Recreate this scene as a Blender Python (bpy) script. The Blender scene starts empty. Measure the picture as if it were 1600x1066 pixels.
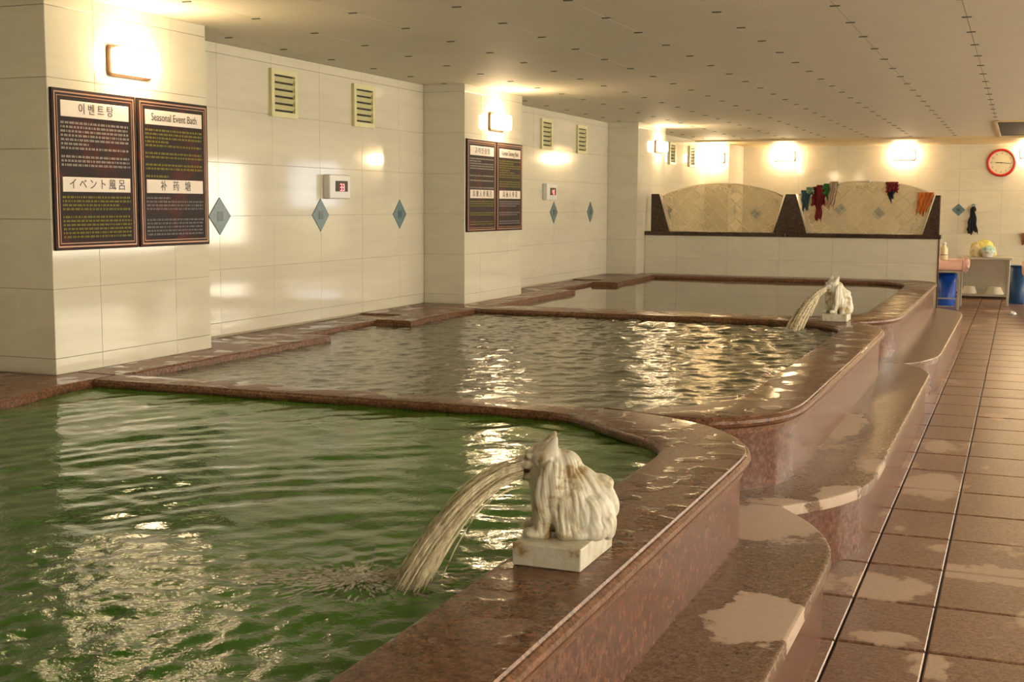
import bpy, bmesh, math, random
import numpy as np
from mathutils import Matrix, Vector, noise
random.seed(7); np.random.seed(7)
SC = bpy.context.scene
COL = SC.collection
PI = math.pi

# ------------------------------------------------------------------ camera, world, exposure
CAMZ = 1.4445
yaw, pit, rol = 0.381949, 0.108149, 0.0051473
r0 = Vector((math.cos(yaw), math.sin(yaw), 0)); f0 = Vector((-math.sin(yaw), math.cos(yaw), 0)); z0 = Vector((0, 0, 1))
F = math.cos(pit)*f0 - math.sin(pit)*z0
U = math.sin(pit)*f0 + math.cos(pit)*z0
Rr = math.cos(rol)*r0 + math.sin(rol)*U
Uu = math.cos(rol)*U - math.sin(rol)*r0
cam_d = bpy.data.cameras.new('camera'); cam = bpy.data.objects.new('camera', cam_d); COL.objects.link(cam)
cam_d.sensor_width = 36; cam_d.sensor_fit = 'HORIZONTAL'; cam_d.lens = 1967.05/1600*36; cam_d.clip_start = .02; cam_d.clip_end = 100
cam.matrix_world = Matrix(((Rr.x, Uu.x, -F.x, 0), (Rr.y, Uu.y, -F.y, 0), (Rr.z, Uu.z, -F.z, CAMZ), (0, 0, 0, 1)))
SC.camera = cam
w = bpy.data.worlds.new('world'); SC.world = w; w.use_nodes = True
w.node_tree.nodes['Background'].inputs[0].default_value = (0.9, 0.75, 0.55, 1)
w.node_tree.nodes['Background'].inputs[1].default_value = 0.05
SC.view_settings.view_transform = 'Standard'; SC.view_settings.look = 'None'
SC.view_settings.gamma = 1; SC.view_settings.use_curve_mapping = False
SC.view_settings.exposure = 0.68
LAMP_POWER = 38.0          # wall lamps
LAMP_COL = (1.0, 0.73, 0.42)
FAR_LAMP = 50.0
WIN_POWER = 2.2
# bathing hall carries on to the right of the frame: added area lights fill the room from that unseen side
def area(name, loc, sx, sy, power, col, rot=(0, 0, 0)):
    l = bpy.data.lights.new(name, 'AREA'); l.shape = 'RECTANGLE'; l.size = sx; l.size_y = sy; l.energy = power; l.color = col
    o = bpy.data.objects.new(name, l); o.location = loc; o.rotation_euler = rot; COL.objects.link(o); return o
for yy in (.5, 5.5, 10.5, 15.5, 19.3):
    area('hall_side_light', (4.12, yy, 1.45), 1.5, 3.2 if yy < 19 else 2.0, 125 if yy < 19 else 78, (1, .90, .70), (0, -PI/2, 0))

# ------------------------------------------------------------------ constants of the place (metres)
H = 2.445; XW = -4.73; XC = -4.348; YB = 21.2; XR = 4.2; YF = -2.5
ZR = 0.60; ZWAT = 0.562; ZS = 0.289

# ------------------------------------------------------------------ materials
class NT:
    def __init__(s, name):
        s.m = bpy.data.materials.new(name); s.m.use_nodes = True; s.t = s.m.node_tree; s.n = s.t.nodes; s.l = s.t.links
        s.b = s.n['Principled BSDF']; s.out = s.n['Material Output']
    def node(s, t, **k):
        x = s.n.new(t)
        for a, b in k.items():
            if a.startswith('i_'): x.inputs[a[2:].replace('_', ' ')].default_value = b
            else: setattr(x, a, b)
        return x
    def link(s, a, b): s.l.new(a, b)
    def coord(s, kind='Object', scale=(1, 1, 1)):
        c = s.node('ShaderNodeTexCoord'); m = s.node('ShaderNodeMapping'); m.inputs['Scale'].default_value = scale
        s.link(c.outputs[kind], m.inputs[0]); return m.outputs[0]
    def pos(s, scale=(1, 1, 1)):
        c = s.node('ShaderNodeNewGeometry'); m = s.node('ShaderNodeMapping'); m.inputs['Scale'].default_value = scale
        s.link(c.outputs['Position'], m.inputs[0]); return m.outputs[0]
    def noise(s, v, scale, detail=3, rough=.5, dist=0):
        x = s.node('ShaderNodeTexNoise'); x.inputs['Scale'].default_value = scale; x.inputs['Detail'].default_value = detail
        x.inputs['Roughness'].default_value = rough; x.inputs['Distortion'].default_value = dist; s.link(v, x.inputs['Vector']); return x.outputs['Fac']
    def ramp(s, fac, stops, interp='LINEAR'):
        r = s.node('ShaderNodeValToRGB'); r.color_ramp.interpolation = interp; e = r.color_ramp.elements
        while len(e) < len(stops): e.new(.5)
        for i, (p, c) in enumerate(stops): e[i].position = p; e[i].color = (*c, 1) if len(c) == 3 else c
        s.link(fac, r.inputs[0]); return r.outputs[0]
    def mix(s, fac, a, b, mode='MIX'):
        x = s.node('ShaderNodeMix', data_type='RGBA', blend_type=mode)
        for sock, v in ((x.inputs[0], fac), (x.inputs[6], a), (x.inputs[7], b)):
            if hasattr(v, 'type') and hasattr(v, 'links'): s.link(v, sock)
            elif isinstance(v, (int, float)): sock.default_value = v
            else: sock.default_value = (*v, 1)
        return x.outputs[2]
    def math(s, op, a, b=0.0):
        x = s.node('ShaderNodeMath', operation=op)
        for sock, v in ((x.inputs[0], a), (x.inputs[1], b)):
            if hasattr(v, 'links'): s.link(v, sock)
            else: sock.default_value = v
        return x.outputs[0]
    def bump(s, h, strength=.2, dist=.01):
        x = s.node('ShaderNodeBump'); x.inputs['Strength'].default_value = strength; x.inputs['Distance'].default_value = dist
        s.link(h, x.inputs['Height']); s.link(x.outputs[0], s.b.inputs['Normal']); return x
    def set(s, **k):
        for a, v in k.items():
            sock = s.b.inputs[a.replace('_', ' ')]
            if hasattr(v, 'links'): s.link(v, sock)
            elif isinstance(v, tuple) and len(v) == 3: sock.default_value = (*v, 1)
            else: sock.default_value = v
        return s

def plain(name, col, rough=.5, metal=0, var=.12, nscale=20, bump=0, **k):
    t = NT(name); v = t.pos(); n = t.noise(v, nscale, 4)
    c = t.mix(n, tuple(x*(1-var) for x in col), tuple(min(1, x*(1+var)) for x in col)); t.set(Base_Color=c, Roughness=rough, Metallic=metal, **k)
    if bump: t.bump(n, bump, .005)
    return t.m

def marble(name, base, rough=.07):
    t = NT(name); v = t.pos((1, .35, 3.0)); n = t.noise(v, 2.2, 6, .6, 1.5)
    oi = t.node('ShaderNodeObjectInfo').outputs['Random']
    c = t.ramp(n, [(.30, tuple(x*.93 for x in base)), (.55, base), (.8, tuple(min(1, x*1.05) for x in base))])
    c2 = t.mix(t.math('MULTIPLY', oi, .10), c, tuple(x*.80 for x in base))
    t.set(Base_Color=c2, Roughness=rough, IOR=1.55)
    t.bump(t.noise(t.pos(), 3.0, 1), .015, .02)
    return t.m
M = {}
M['marble'] = marble('cream_marble', (.69, .645, .52))
M['marble_lit'] = M['marble']
M['joint'] = plain('tile_joint', (.42, .36, .26), .8)

def granite(name, a, b, c, rough=.10, wet=None, bump=.0, scale=1.0, puddle=False, ior=1.45, mixc=.55, blobs=()):
    """speckled granite: crystals of three tones; wet = (dry colour tint, mask scale, threshold)"""
    t = NT(name); v = t.pos()
    vo = t.node('ShaderNodeTexVoronoi'); vo.inputs['Scale'].default_value = 150*scale; t.link(v, vo.inputs['Vector'])
    n1 = t.noise(v, 42*scale, 5, .65); n2 = t.noise(v, 6, 3)
    sp = t.ramp(vo.outputs['Color'], [(.2, a), (.5, b), (.8, c)])
    cl = t.ramp(n1, [(.36, a), (.5, b), (.64, c)])
    col = t.mix(mixc, cl, sp)
    oi = t.node('ShaderNodeObjectInfo').outputs['Random']
    col = t.mix(t.math('MULTIPLY', t.math('ADD', n2, oi), .22), col, tuple(x*.45 for x in b))
    rg = rough
    if wet:
        tint, ms, th = wet
        nz = t.noise(t.pos((1, .7, 1)), ms, 5, .55, .3); field = nz
        if blobs:                     # dried-out areas, each at its own place on the stone
            sx = t.node('ShaderNodeSeparateXYZ'); t.link(t.pos(), sx.inputs[0]); best = None
            for bx, by, rx, ry in blobs:
                dx = t.math('MULTIPLY', t.math('SUBTRACT', sx.outputs[0], bx), 1/rx); dy = t.math('MULTIPLY', t.math('SUBTRACT', sx.outputs[1], by), 1/ry)
                q = t.math('SUBTRACT', 1.0, t.math('ADD', t.math('MULTIPLY', dx, dx), t.math('MULTIPLY', dy, dy)))
                best = q if best is None else t.math('MAXIMUM', best, q)
            ed = t.noise(t.pos(), 9, 4, .6)
            bl = t.math('ADD', t.math('MULTIPLY', best, .14), t.math('MULTIPLY', t.math('SUBTRACT', ed, .5), .45))
            field = t.math('MAXIMUM', nz, t.math('ADD', bl, th))
        mk = t.ramp(field, [(th-.012, (0, 0, 0)), (th+.02, (1, 1, 1))])
        col = t.mix(mk, col, t.mix(.6, col, tint))
        rg = t.mix(mk, (rough,)*3, (.5,)*3)
    t.set(Base_Color=col, Roughness=rg, IOR=ior)
    if puddle or bump:
        h = t.noise(t.pos(), 9 if puddle else 60, 3, .6)
        if puddle:
            h = t.ramp(t.noise(t.pos((1, 1, 1)), 7, 3, .5), [(.51, (0, 0, 0)), (.57, (1, 1, 1))])
            gn = t.node('ShaderNodeNewGeometry'); gz = t.node('ShaderNodeSeparateXYZ'); t.link(gn.outputs['True Normal'], gz.inputs[0])
            h = t.math('MULTIPLY', h, t.math('GREATER_THAN', gz.outputs[2], .97))
            t.set(Roughness=t.mix(h, (rough,)*3, (.13,)*3))      # standing water is smooth, damp stone is not
        fine = t.noise(t.pos(), 90, 2)
        hh = t.math('ADD', t.math('MULTIPLY', h, 1.0 if puddle else .6), t.math('MULTIPLY', fine, .22))
        t.bump(hh, bump, .004)
    return t.m
BL_STEP = [(-.64, 3.44, .14, .24), (-.80, 4.60, .24, .34), (-.82, 6.75, .10, .42), (-.60, 5.12, .12, .16)]
BL_FLOOR = [(-.36, 6.8, .15, .36), (-.42, 4.88, .17, .17), (-.36, 4.28, .11, .07), (-.40, 7.95, .08, .2), (-.05, 5.2, .2, .13)]
RD = ((.035, .018, .013), (.20, .083, .055), (.42, .20, .14))
M['coping'] = granite('wet_red_granite', (.035, .018, .012), (.165, .074, .038), (.33, .16, .085), rough=.34, bump=.26, puddle=True, ior=1.34)
M['face'] = granite('polished_red_granite', (.07, .033, .026), (.145, .062, .038), (.25, .118, .076), rough=.27, bump=.06, mixc=.22, ior=1.42)
M['tread'] = granite('wet_tread_granite', (.08, .042, .024), (.175, .100, .060), (.29, .185, .12), rough=.25, wet=((.66, .52, .42), 1.6, .66), bump=.5, blobs=BL_STEP)
M['tile_floor'] = granite('wet_floor_granite', (.11, .05, .035), (.235, .125, .080), (.37, .225, .16), rough=.30, wet=((.60, .46, .36), 2.4, .62), bump=.6, blobs=BL_FLOOR)
M['dark_granite'] = granite('dark_brown_granite', (.012, .008, .006), (.055, .032, .024), (.13, .08, .06), rough=.2)
M['edge_pale'] = plain('pale_granite_edge', (.50, .40, .32), .3, var=.25, nscale=150)
M['grout'] = plain('floor_grout', (.045, .025, .018), .5)
M['ceiling'] = plain('ceiling_board', (.72, .665, .52), .65, var=.05, nscale=3)
M['clip'] = plain('ceiling_clip_green', (.10, .12, .07), .5)
M['trim'] = plain('yellow_trim', (.62, .48, .25), .5)
M['vent'] = plain('vent_cream', (.66, .62, .34), .4)
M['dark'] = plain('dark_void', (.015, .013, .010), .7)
M['blue_tile'] = plain('blue_diamond', (.12, .20, .23), .3, var=.35, nscale=60)
M['blue_tile2'] = plain('blue_diamond_dark', (.06, .10, .11), .3, var=.35, nscale=60)
M['bronze'] = plain('bronze', (.17, .10, .06), .35, .6)
M['board'] = None
M['copper'] = plain('copper_line', (.42, .22, .13), .35, .3)
M['title'] = plain('title_white', (.80, .70, .62), .4, var=.04)
M['ink'] = plain('ink', (.03, .025, .02), .5)
M['white_print'] = plain('white_print', (.62, .56, .50), .6)
M['yellow_print'] = plain('yellow_print', (.40, .37, .035), .6)
M['grey_print'] = plain('grey_print', (.36, .35, .36), .6)
M['white_plastic'] = plain('white_plastic', (.75, .74, .72), .25, var=.03)
M['steel'] = plain('brushed_steel', (.50, .47, .40), .32, .7)
M['pink'] = plain('pink_vinyl', (.80, .48, .40), .35, var=.05)
M['blue'] = plain('blue_plastic', (.01, .09, .60), .3, var=.05)
M['navy'] = plain('navy_plastic', (.01, .06, .18), .35, var=.1)
M['bowl'] = plain('ivory_plastic', (.72, .68, .55), .35, var=.04)
M['bottle'] = plain('cream_bottle', (.72, .62, .38), .35, var=.05)
M['red_plastic'] = plain('red_plastic', (.50, .02, .015), .3)
M['clockface'] = plain('clock_face', (.68, .64, .46), .35, var=.03)
def cloth_mat(n, c): return plain(n, c, .9, var=.35, nscale=45, bump=.3)
M['c_teal'] = cloth_mat('teal_towel', (.03, .08, .085)); M['c_mint'] = cloth_mat('mint_towel', (.22, .36, .22))
M['c_red'] = cloth_mat('dark_red_towel', (.16, .008, .010)); M['c_green'] = cloth_mat('green_towel', (.03, .17, .03))
M['c_beige'] = cloth_mat('beige_towel', (.42, .30, .20)); M['c_black'] = cloth_mat('black_towel', (.008, .009, .014))
M['c_orange'] = cloth_mat('orange_towel', (.50, .13, .02)); M['c_yellow'] = cloth_mat('yellow_towel', (.72, .62, .18))
M['c_aqua'] = cloth_mat('aqua_towel', (.42, .60, .48)); M['c_brown'] = cloth_mat('brown_towel', (.25, .10, .03))

def board_mat():
    t = NT('sign_board_print'); v = t.pos((1, 2.4, 2.4))
    n = t.noise(v, 1.6, 3, .55, .6)
    c = t.ramp(n, [(.0, (.022, .013, .012)), (.54, (.028, .018, .018)), (.62, (.085, .018, .014)), (.70, (.03, .018, .018))])
    t.set(Base_Color=c, Roughness=.5, IOR=1.25); return t.m
M['board'] = board_mat()

def emis(name, col, st):
    t = NT(name); t.set(Base_Color=(.8, .8, .8), Emission_Color=col, Emission_Strength=st, Roughness=.3); return t.m
M['lamp'] = emis('lamp_diffuser', LAMP_COL, LAMP_POWER)
M['lamp_far'] = emis('lamp_diffuser_far', LAMP_COL, FAR_LAMP)
M['window'] = emis('daylit_pane', (.62, .78, 1.0), WIN_POWER)
M['window_warm'] = emis('frosted_lit_pane', (1, .88, .66), 1.0)  # glow of the added fill panels on the right wall
M['led'] = emis('red_digits', (1.0, .04, .06), 2.6)

def water_mat(name, deep, shallow, rough, bs, bd, sc, rough_spot=None):
    t = NT(name); v = t.pos(); n = t.noise(v, .9, 3)
    c = t.ramp(n, [(.35, deep), (.65, shallow)])
    t.set(Base_Color=c, Roughness=rough, IOR=1.36)
    a = t.noise(t.pos((1, 1.0, 1)), sc, 4, .55, .4); b = t.bump(a, bs, bd)
    if rough_spot:                    # water broken up by the jet carries finer chop
        cx, cy, rr = rough_spot; sx = t.node('ShaderNodeSeparateXYZ'); t.link(t.pos(), sx.inputs[0])
        dx = t.math('SUBTRACT', sx.outputs[0], cx); dy = t.math('SUBTRACT', sx.outputs[1], cy)
        d2 = t.math('ADD', t.math('MULTIPLY', dx, dx), t.math('MULTIPLY', dy, dy))
        mk = t.ramp(t.math('ADD', t.math('MULTIPLY', d2, 1/(rr*rr)), t.math('MULTIPLY', t.math('SUBTRACT', n, .5), .8)), [(.35, (1, 1, 1)), (1.0, (0, 0, 0))])
        fine = t.noise(t.pos(), 48, 4, .6); hh = t.math('ADD', t.math('MULTIPLY', a, 1.0), t.math('MULTIPLY', t.math('MULTIPLY', fine, mk), 1.5)); t.link(hh, b.inputs['Height'])
    return t.m
M['water_green'] = water_mat('green_bath_water', (.032, .125, .008), (.055, .175, .014), .035, .22, .010, 22, (-1.85, 1.95, .95))
M['water_olive'] = water_mat('olive_bath_water', (.055, .066, .034), (.085, .095, .050), .04, .30, .012, 24)
M['water_grey'] = water_mat('grey_bath_water', (.120, .112, .080), (.145, .135, .095), .05, .05, .005, 9)

def spray_mat():
    t = NT('falling_water'); t.set(Base_Color=(.90, .80, .60), Roughness=.25, IOR=1.33)
    tr = t.node('ShaderNodeBsdfTransparent'); mx = t.node('ShaderNodeMixShader')
    n = t.noise(t.pos((1, 1, .3)), 60, 2)
    t.link(t.ramp(n, [(.35, (.38,)*3), (.65, (.74,)*3)]), mx.inputs[0])
    t.link(t.b.outputs[0], mx.inputs[1]); t.link(tr.outputs[0], mx.inputs[2]); t.link(mx.outputs[0], t.out.inputs[0]); return t.m
M['spray'] = spray_mat()
def foam_mat():
    t = NT('foam'); t.set(Base_Color=(.80, .76, .60), Roughness=.35)
    tr = t.node('ShaderNodeBsdfTransparent'); mx = t.node('ShaderNodeMixShader'); mx.inputs[0].default_value = .74
    t.link(t.b.outputs[0], mx.inputs[1]); t.link(tr.outputs[0], mx.inputs[2]); t.link(mx.outputs[0], t.out.inputs[0]); return t.m
M['foam'] = foam_mat()
def glass_mat():
    t = NT('frosted_pane'); t.set(Base_Color=(.80, .70, .52), Roughness=.12, IOR=1.45)
    tr = t.node('ShaderNodeBsdfTransparent'); tr.inputs[0].default_value = (.84, .80, .72, 1); mx = t.node('ShaderNodeMixShader'); mx.inputs[0].default_value = .80
    t.link(t.b.outputs[0], mx.inputs[1]); t.link(tr.outputs[0], mx.inputs[2]); t.link(mx.outputs[0], t.out.inputs[0]); return t.m
M['glass'] = glass_mat()
def etch_mat():
    t = NT('etched_white'); t.set(Base_Color=(.88, .80, .62), Roughness=.5)
    tl = t.node('ShaderNodeBsdfTranslucent'); tl.inputs[0].default_value = (.92, .85, .68, 1); mx = t.node('ShaderNodeMixShader'); mx.inputs[0].default_value = .6
    tr = t.node('ShaderNodeBsdfTransparent'); m2 = t.node('ShaderNodeMixShader'); m2.inputs[0].default_value = .45
    t.link(t.b.outputs[0], mx.inputs[1]); t.link(tl.outputs[0], mx.inputs[2]); t.link(mx.outputs[0], m2.inputs[1]); t.link(tr.outputs[0], m2.inputs[2]); t.link(m2.outputs[0], t.out.inputs[0]); return t.m
M['etch'] = etch_mat()
def stone_mat():
    t = NT('weathered_white_marble'); v = t.pos()
    n = t.noise(v, 14, 5, .6); g = t.noise(t.pos((1, 1, .35)), 45, 3)
    c = t.ramp(n, [(.36, (.30, .20, .08)), (.44, (.58, .54, .42)), (.60, (.66, .65, .57)), (.8, (.50, .53, .46))])
    c = t.mix(t.ramp(g, [(.5, (0, 0, 0)), (.75, (.5, .5, .5))]), c, (.42, .30, .13))
    t.set(Base_Color=c, Roughness=.38); t.bump(t.noise(v, 120, 3), .25, .003); return t.m
M['stone'] = stone_mat()

# ------------------------------------------------------------------ mesh helpers
def tag(o, label=None, cat=None, group=None, kind=None):
    if label: o['label'] = label
    if cat: o['category'] = cat
    if group: o['group'] = group
    if kind: o['kind'] = kind
    return o
def link(name, me, parent=None, mat=None, mw=None):
    o = bpy.data.objects.new(name, me); COL.objects.link(o)
    if mat is not None and not me.materials: me.materials.append(mat)
    if parent: o.parent = parent
    if mw is not None: o.matrix_local = mw
    return o
def empty(name, label=None, cat=None, mw=None, loc=(0, 0, 0), group=None, kind=None):
    o = bpy.data.objects.new(name, None); COL.objects.link(o); o.empty_display_size = .1
    if mw is not None: o.matrix_world = mw
    else: o.location = loc
    return tag(o, label, cat, group, kind)
def me_from(name, V, Fc, smooth=False):
    me = bpy.data.meshes.new(name); me.from_pydata([tuple(v) for v in V], [], [tuple(f) for f in Fc]); me.update()
    if smooth: me.polygons.foreach_set('use_smooth', [True]*len(me.polygons))
    return me
def bm_box(bm, c, s, bev=0, seg=1, rot=None):
    m = Matrix.Translation(c) @ (rot or Matrix.Identity(4)) @ Matrix.Diagonal((*s, 1))
    r = bmesh.ops.create_cube(bm, size=1, matrix=m)
    if bev:
        ed = list({e for v in r['verts'] for e in v.link_edges}); bmesh.ops.bevel(bm, geom=ed, offset=bev, segments=seg, affect='EDGES', profile=.5)
def to_me(bm, name, smooth=False):
    bmesh.ops.recalc_face_normals(bm, faces=bm.faces); me = bpy.data.meshes.new(name); bm.to_mesh(me); bm.free()
    if smooth: me.polygons.foreach_set('use_smooth', [True]*len(me.polygons))
    return me
def box(name, c, s, mat, parent=None, bev=0, seg=2, smooth=False, rot=None):
    bm = bmesh.new(); bm_box(bm, (0, 0, 0), s, bev, seg); me = to_me(bm, name, smooth)
    mw = Matrix.Translation(c) @ (rot or Matrix.Identity(4))
    return link(name, me, parent, mat, mw)
def boxes(name, lst, mat, parent=None, bev=0):
    bm = bmesh.new()
    for c, s in lst: bm_box(bm, c, s, bev)
    return link(name, to_me(bm, name), parent, mat)
def lathe(name, prof, mat, parent=None, n=28, mw=None, smooth=True):
    V = []; Fc = []
    for r, z in prof:
        for k in range(n): a = 2*PI*k/n; V.append((r*math.cos(a), r*math.sin(a), z))
    for i in range(len(prof)-1):
        for k in range(n): Fc.append((i*n+k, i*n+(k+1) % n, (i+1)*n+(k+1) % n, (i+1)*n+k))
    Fc.append(tuple(range(n))[::-1]); Fc.append(tuple((len(prof)-1)*n+k for k in range(n)))
    return link(name, me_from(name, V, Fc, smooth), parent, mat, mw)
def tube_geo(V, Fc, P, R, n=6):
    base = len(V); P = [Vector(p) for p in P]
    for i, p in enumerate(P):
        d = (P[min(i+1, len(P)-1)]-P[max(i-1, 0)]).normalized()
        u = d.cross(Vector((0, 0, 1)) if abs(d.z) < .95 else Vector((1, 0, 0))).normalized(); v = d.cross(u)
        r = R[i] if hasattr(R, '__len__') else R
        for k in range(n): a = 2*PI*k/n; V.append(p+u*math.cos(a)*r+v*math.sin(a)*r)
    for i in range(len(P)-1):
        for k in range(n): Fc.append((base+i*n+k, base+i*n+(k+1) % n, base+(i+1)*n+(k+1) % n, base+(i+1)*n+k))
    Fc.append(tuple(base+k for k in range(n))[::-1]); Fc.append(tuple(base+(len(P)-1)*n+k for k in range(n)))
def tube(name, P, R, mat, parent=None, n=8):
    V = []; Fc = []; tube_geo(V, Fc, P, R, n); return link(name, me_from(name, V, Fc, True), parent, mat)
def on_left(y, z, x=XW):   # local x -> +Y, local y -> +Z, out of the wall = +X
    return Matrix(((0, 0, 1, x), (1, 0, 0, y), (0, 1, 0, z), (0, 0, 0, 1)))
def on_back(x, z, y=YB):   # local x -> +X, local y -> +Z, out of the wall = -Y
    return Matrix(((1, 0, 0, x), (0, 0, -1, y), (0, 1, 0, z), (0, 0, 0, 1)))

TILE_CACHE = {}
def tile_mesh(w_, h_, t_, bev, mat, name='tile'):
    k = (round(w_, 4), round(h_, 4), t_, mat.name, name)
    if k not in TILE_CACHE:
        bm = bmesh.new(); bm_box(bm, (0, 0, -t_/2), (w_, h_, t_))
        top = [e for e in bm.edges if all(v.co.z > -t_/4 for v in e.verts)]
        if bev: bmesh.ops.bevel(bm, geom=top, offset=bev, segments=1, affect='EDGES')
        me = to_me(bm, name); me.materials.append(mat); TILE_CACHE[k] = me
    return TILE_CACHE[k]
def tile_rect(parent, mw, us, vs, mat, gap=.0022, t_=.01, bev=.0008, name='tile', tilt=0, gu=None):
    """tiles between the joint lines us x vs on plane mw (tile face at local z=0)"""
    for i in range(len(us)-1):
        for j in range(len(vs)-1):
            w_ = us[i+1]-us[i]-(gu or gap); h_ = vs[j+1]-vs[j]-gap
            if w_ < .01 or h_ < .01: continue
            me = tile_mesh(w_, h_, t_, bev, mat, name)
            o = bpy.data.objects.new(name, me); COL.objects.link(o); o.parent = parent
            o.matrix_local = mw @ Matrix.Translation(((us[i]+us[i+1])/2, (vs[j]+vs[j+1])/2, 0)) @ Matrix.Rotation(tilt*random.uniform(-1, 1), 4, 'X') @ Matrix.Rotation(tilt*random.uniform(-1, 1), 4, 'Y')
def lines(a, b, start, step):
    L = [a]; k = math.ceil((a-start)/step+1e-6)
    while start+k*step < b-1e-3:
        if start+k*step > a+1e-3: L.append(start+k*step)
        k += 1
    return L+[b]
ZL = lambda a, b: lines(a, b, .34, .34)

# ------------------------------------------------------------------ the room
fl = box('floor', (-.6, (YF+YB)/2, -.16), (XR-XW+.4, YB-YF+.6, .28), M['grout']); tag(fl, kind='structure')
ys = [4.195-.49895*k for k in range(13, 0, -1)] + [4.195+.49895*k for k in range(0, 35)]
ys = [y for y in ys if -2.3 < y < YB] + [YB]
tile_rect(fl, Matrix.Translation((.6, -(YF+YB)/2, .16)), [-1.10, -.511, -.222, .277, .776], ys, M['tile_floor'], gap=.017, gu=.008, t_=.02, bev=.004, tilt=.0035)
# the rest of the floor outside the frame, one joined piece
bm = bmesh.new()
for i in range(7):
    for j in range(len(ys)-1):
        bm_box(bm, (.776+.4987*(i+.5), (ys[j]+ys[j+1])/2, -.01), (.487, ys[j+1]-ys[j]-.012, .02))
o = link('far_tiles', to_me(bm, 'far_tiles'), fl, M['tile_floor'], Matrix.Translation((.6, -(YF+YB)/2, .16))); tag(o, kind='stuff')

ce = box('ceiling', ((XR+XW)/2, (YF+YB)/2, H+.10), (XR-XW+.5, YB-YF+.6, .16), M['grout']); tag(ce, kind='structure')
cinv = Matrix.Translation((-(XR+XW)/2, -(YF+YB)/2, -(H+.10)))
GX = [-2.7149+.60036*i for i in range(-4, 6)]; GY = [7.2155+.6177*j for j in range(-8, 20)]
gx = [XW+.0]+[x for x in GX if x > XW+.05]; gy = [y for y in GY if y < 19.35]+[19.35]
down = Matrix(((1, 0, 0, 0), (0, -1, 0, 0), (0, 0, -1, H), (0, 0, 0, 1)))
for i in range(len(gx)-1):
    for j in range(len(gy)-1):
        if gy[j+1] < 3.4: continue
        if gx[i] > -.5 and gy[j] > 14.5: continue
        me = tile_mesh(gx[i+1]-gx[i]-.004, gy[j+1]-gy[j]-.0012, .02, 0, M['ceiling'], 'ceiling_panel')
        o = bpy.data.objects.new('ceiling_panel', me); COL.objects.link(o); o.parent = ce
        o.matrix_local = cinv @ down @ Matrix.Translation(((gx[i]+gx[i+1])/2, -(gy[j]+gy[j+1])/2, 0))
cm = None
for x in gx[1:]:
    for y in gy[:-1]:
        if y < 4.0: continue
        if cm is None:
            bm = bmesh.new(); bm_box(bm, (0, 0, 0), (.052, .018, .006), .003); cm = to_me(bm, 'ceiling_clip'); cm.materials.append(M['clip'])
        o = bpy.data.objects.new('ceiling_clip', cm); COL.objects.link(o); o.parent = ce; o.matrix_local = cinv @ Matrix.Translation((x, y, H-.002))
# panels out of the frame and the strip along the back wall
bm = bmesh.new()
bm_box(bm, ((XW+gx[-1])/2, (YF+2.8)/2, H+.01), (gx[-1]-XW, 2.8-YF+.1, .02)); bm_box(bm, ((gx[-1]+XR)/2, (YF+YB)/2, H+.01), (XR-gx[-1], YB-YF, .02))
o = link('far_panels', to_me(bm, 'far_panels'), ce, M['ceiling'], cinv); tag(o, kind='stuff')
# dark recessed hatch with a frame in the ceiling near the back wall
hx0, hy0, hy1 = -.313, 15.95, 19.30
pn = boxes('ceiling_panel', [((-.013, (14.63+hy0)/2, H+.01), (.596, hy0-14.63, .02)), ((-.013, (hy1+19.35)/2, H+.01), (.596, .05, .02))], M['ceiling'], ce); pn.matrix_local = cinv
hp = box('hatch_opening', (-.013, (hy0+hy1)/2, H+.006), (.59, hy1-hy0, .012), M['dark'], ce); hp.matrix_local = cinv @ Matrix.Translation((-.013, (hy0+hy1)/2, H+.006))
hf = boxes('hatch_frame', [((hx0-.012, (hy0+hy1)/2, H-.006), (.03, hy1-hy0, .02)), ((-.013, hy0, H-.006), (.62, .05, .02)), ((-.013, hy1, H-.006), (.62, .05, .02))], M['trim'], ce); hf.matrix_local = cinv
tr = box('trim_1', ((XW+XR)/2, (19.35+YB)/2, H-.012), (XR-XW, YB-19.35, .03), M['trim']); tag(tr, kind='structure')

def wall(name, c, s):
    return tag(box(name, c, s, M['joint']), kind='structure')
wl = wall('wall_left', (XW-.11, (YF+YB)/2, H/2), (.2, YB-YF, H))
winv = Matrix.Translation((-(XW-.11), -(YF+YB)/2, -H/2))
bays = [(2.5, 4.84, 6.77-.628*6), (6.12, 9.74, 6.77), (11.05, 14.90, 12.97), (16.17, 20.05, 12.97)]
for a, b, s in bays:
    tile_rect(wl, winv @ on_left(0, 0), lines(a, b, s, .6276), ZL(ZR if a < 15 else 0, H), M['marble'])
wb = wall('wall_back', ((XW+XR)/2, YB+.11, H/2), (XR-XW+.4, .2, H)); binv = Matrix.Translation((-(XW+XR)/2, -(YB+.11), -H/2))
tile_rect(wb, binv @ on_back(0, 0), lines(XC, .9, -.92, .6276), lines(0, H, .34, .34), M['marble'])
tile_rect(wb, binv @ on_back(0, 0), [.9, XR], lines(0, H, .34, .68), M['marble'])
wr = wall('wall_right', (XR+.11, (YF+YB)/2, H/2), (.2, YB-YF, H)); wr.data.materials[0] = M['marble']
wf = wall('wall_front', ((XW+XR)/2, YF-.11, H/2), (XR-XW+.4, .2, H)); wf.data.materials[0] = M['marble']

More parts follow.
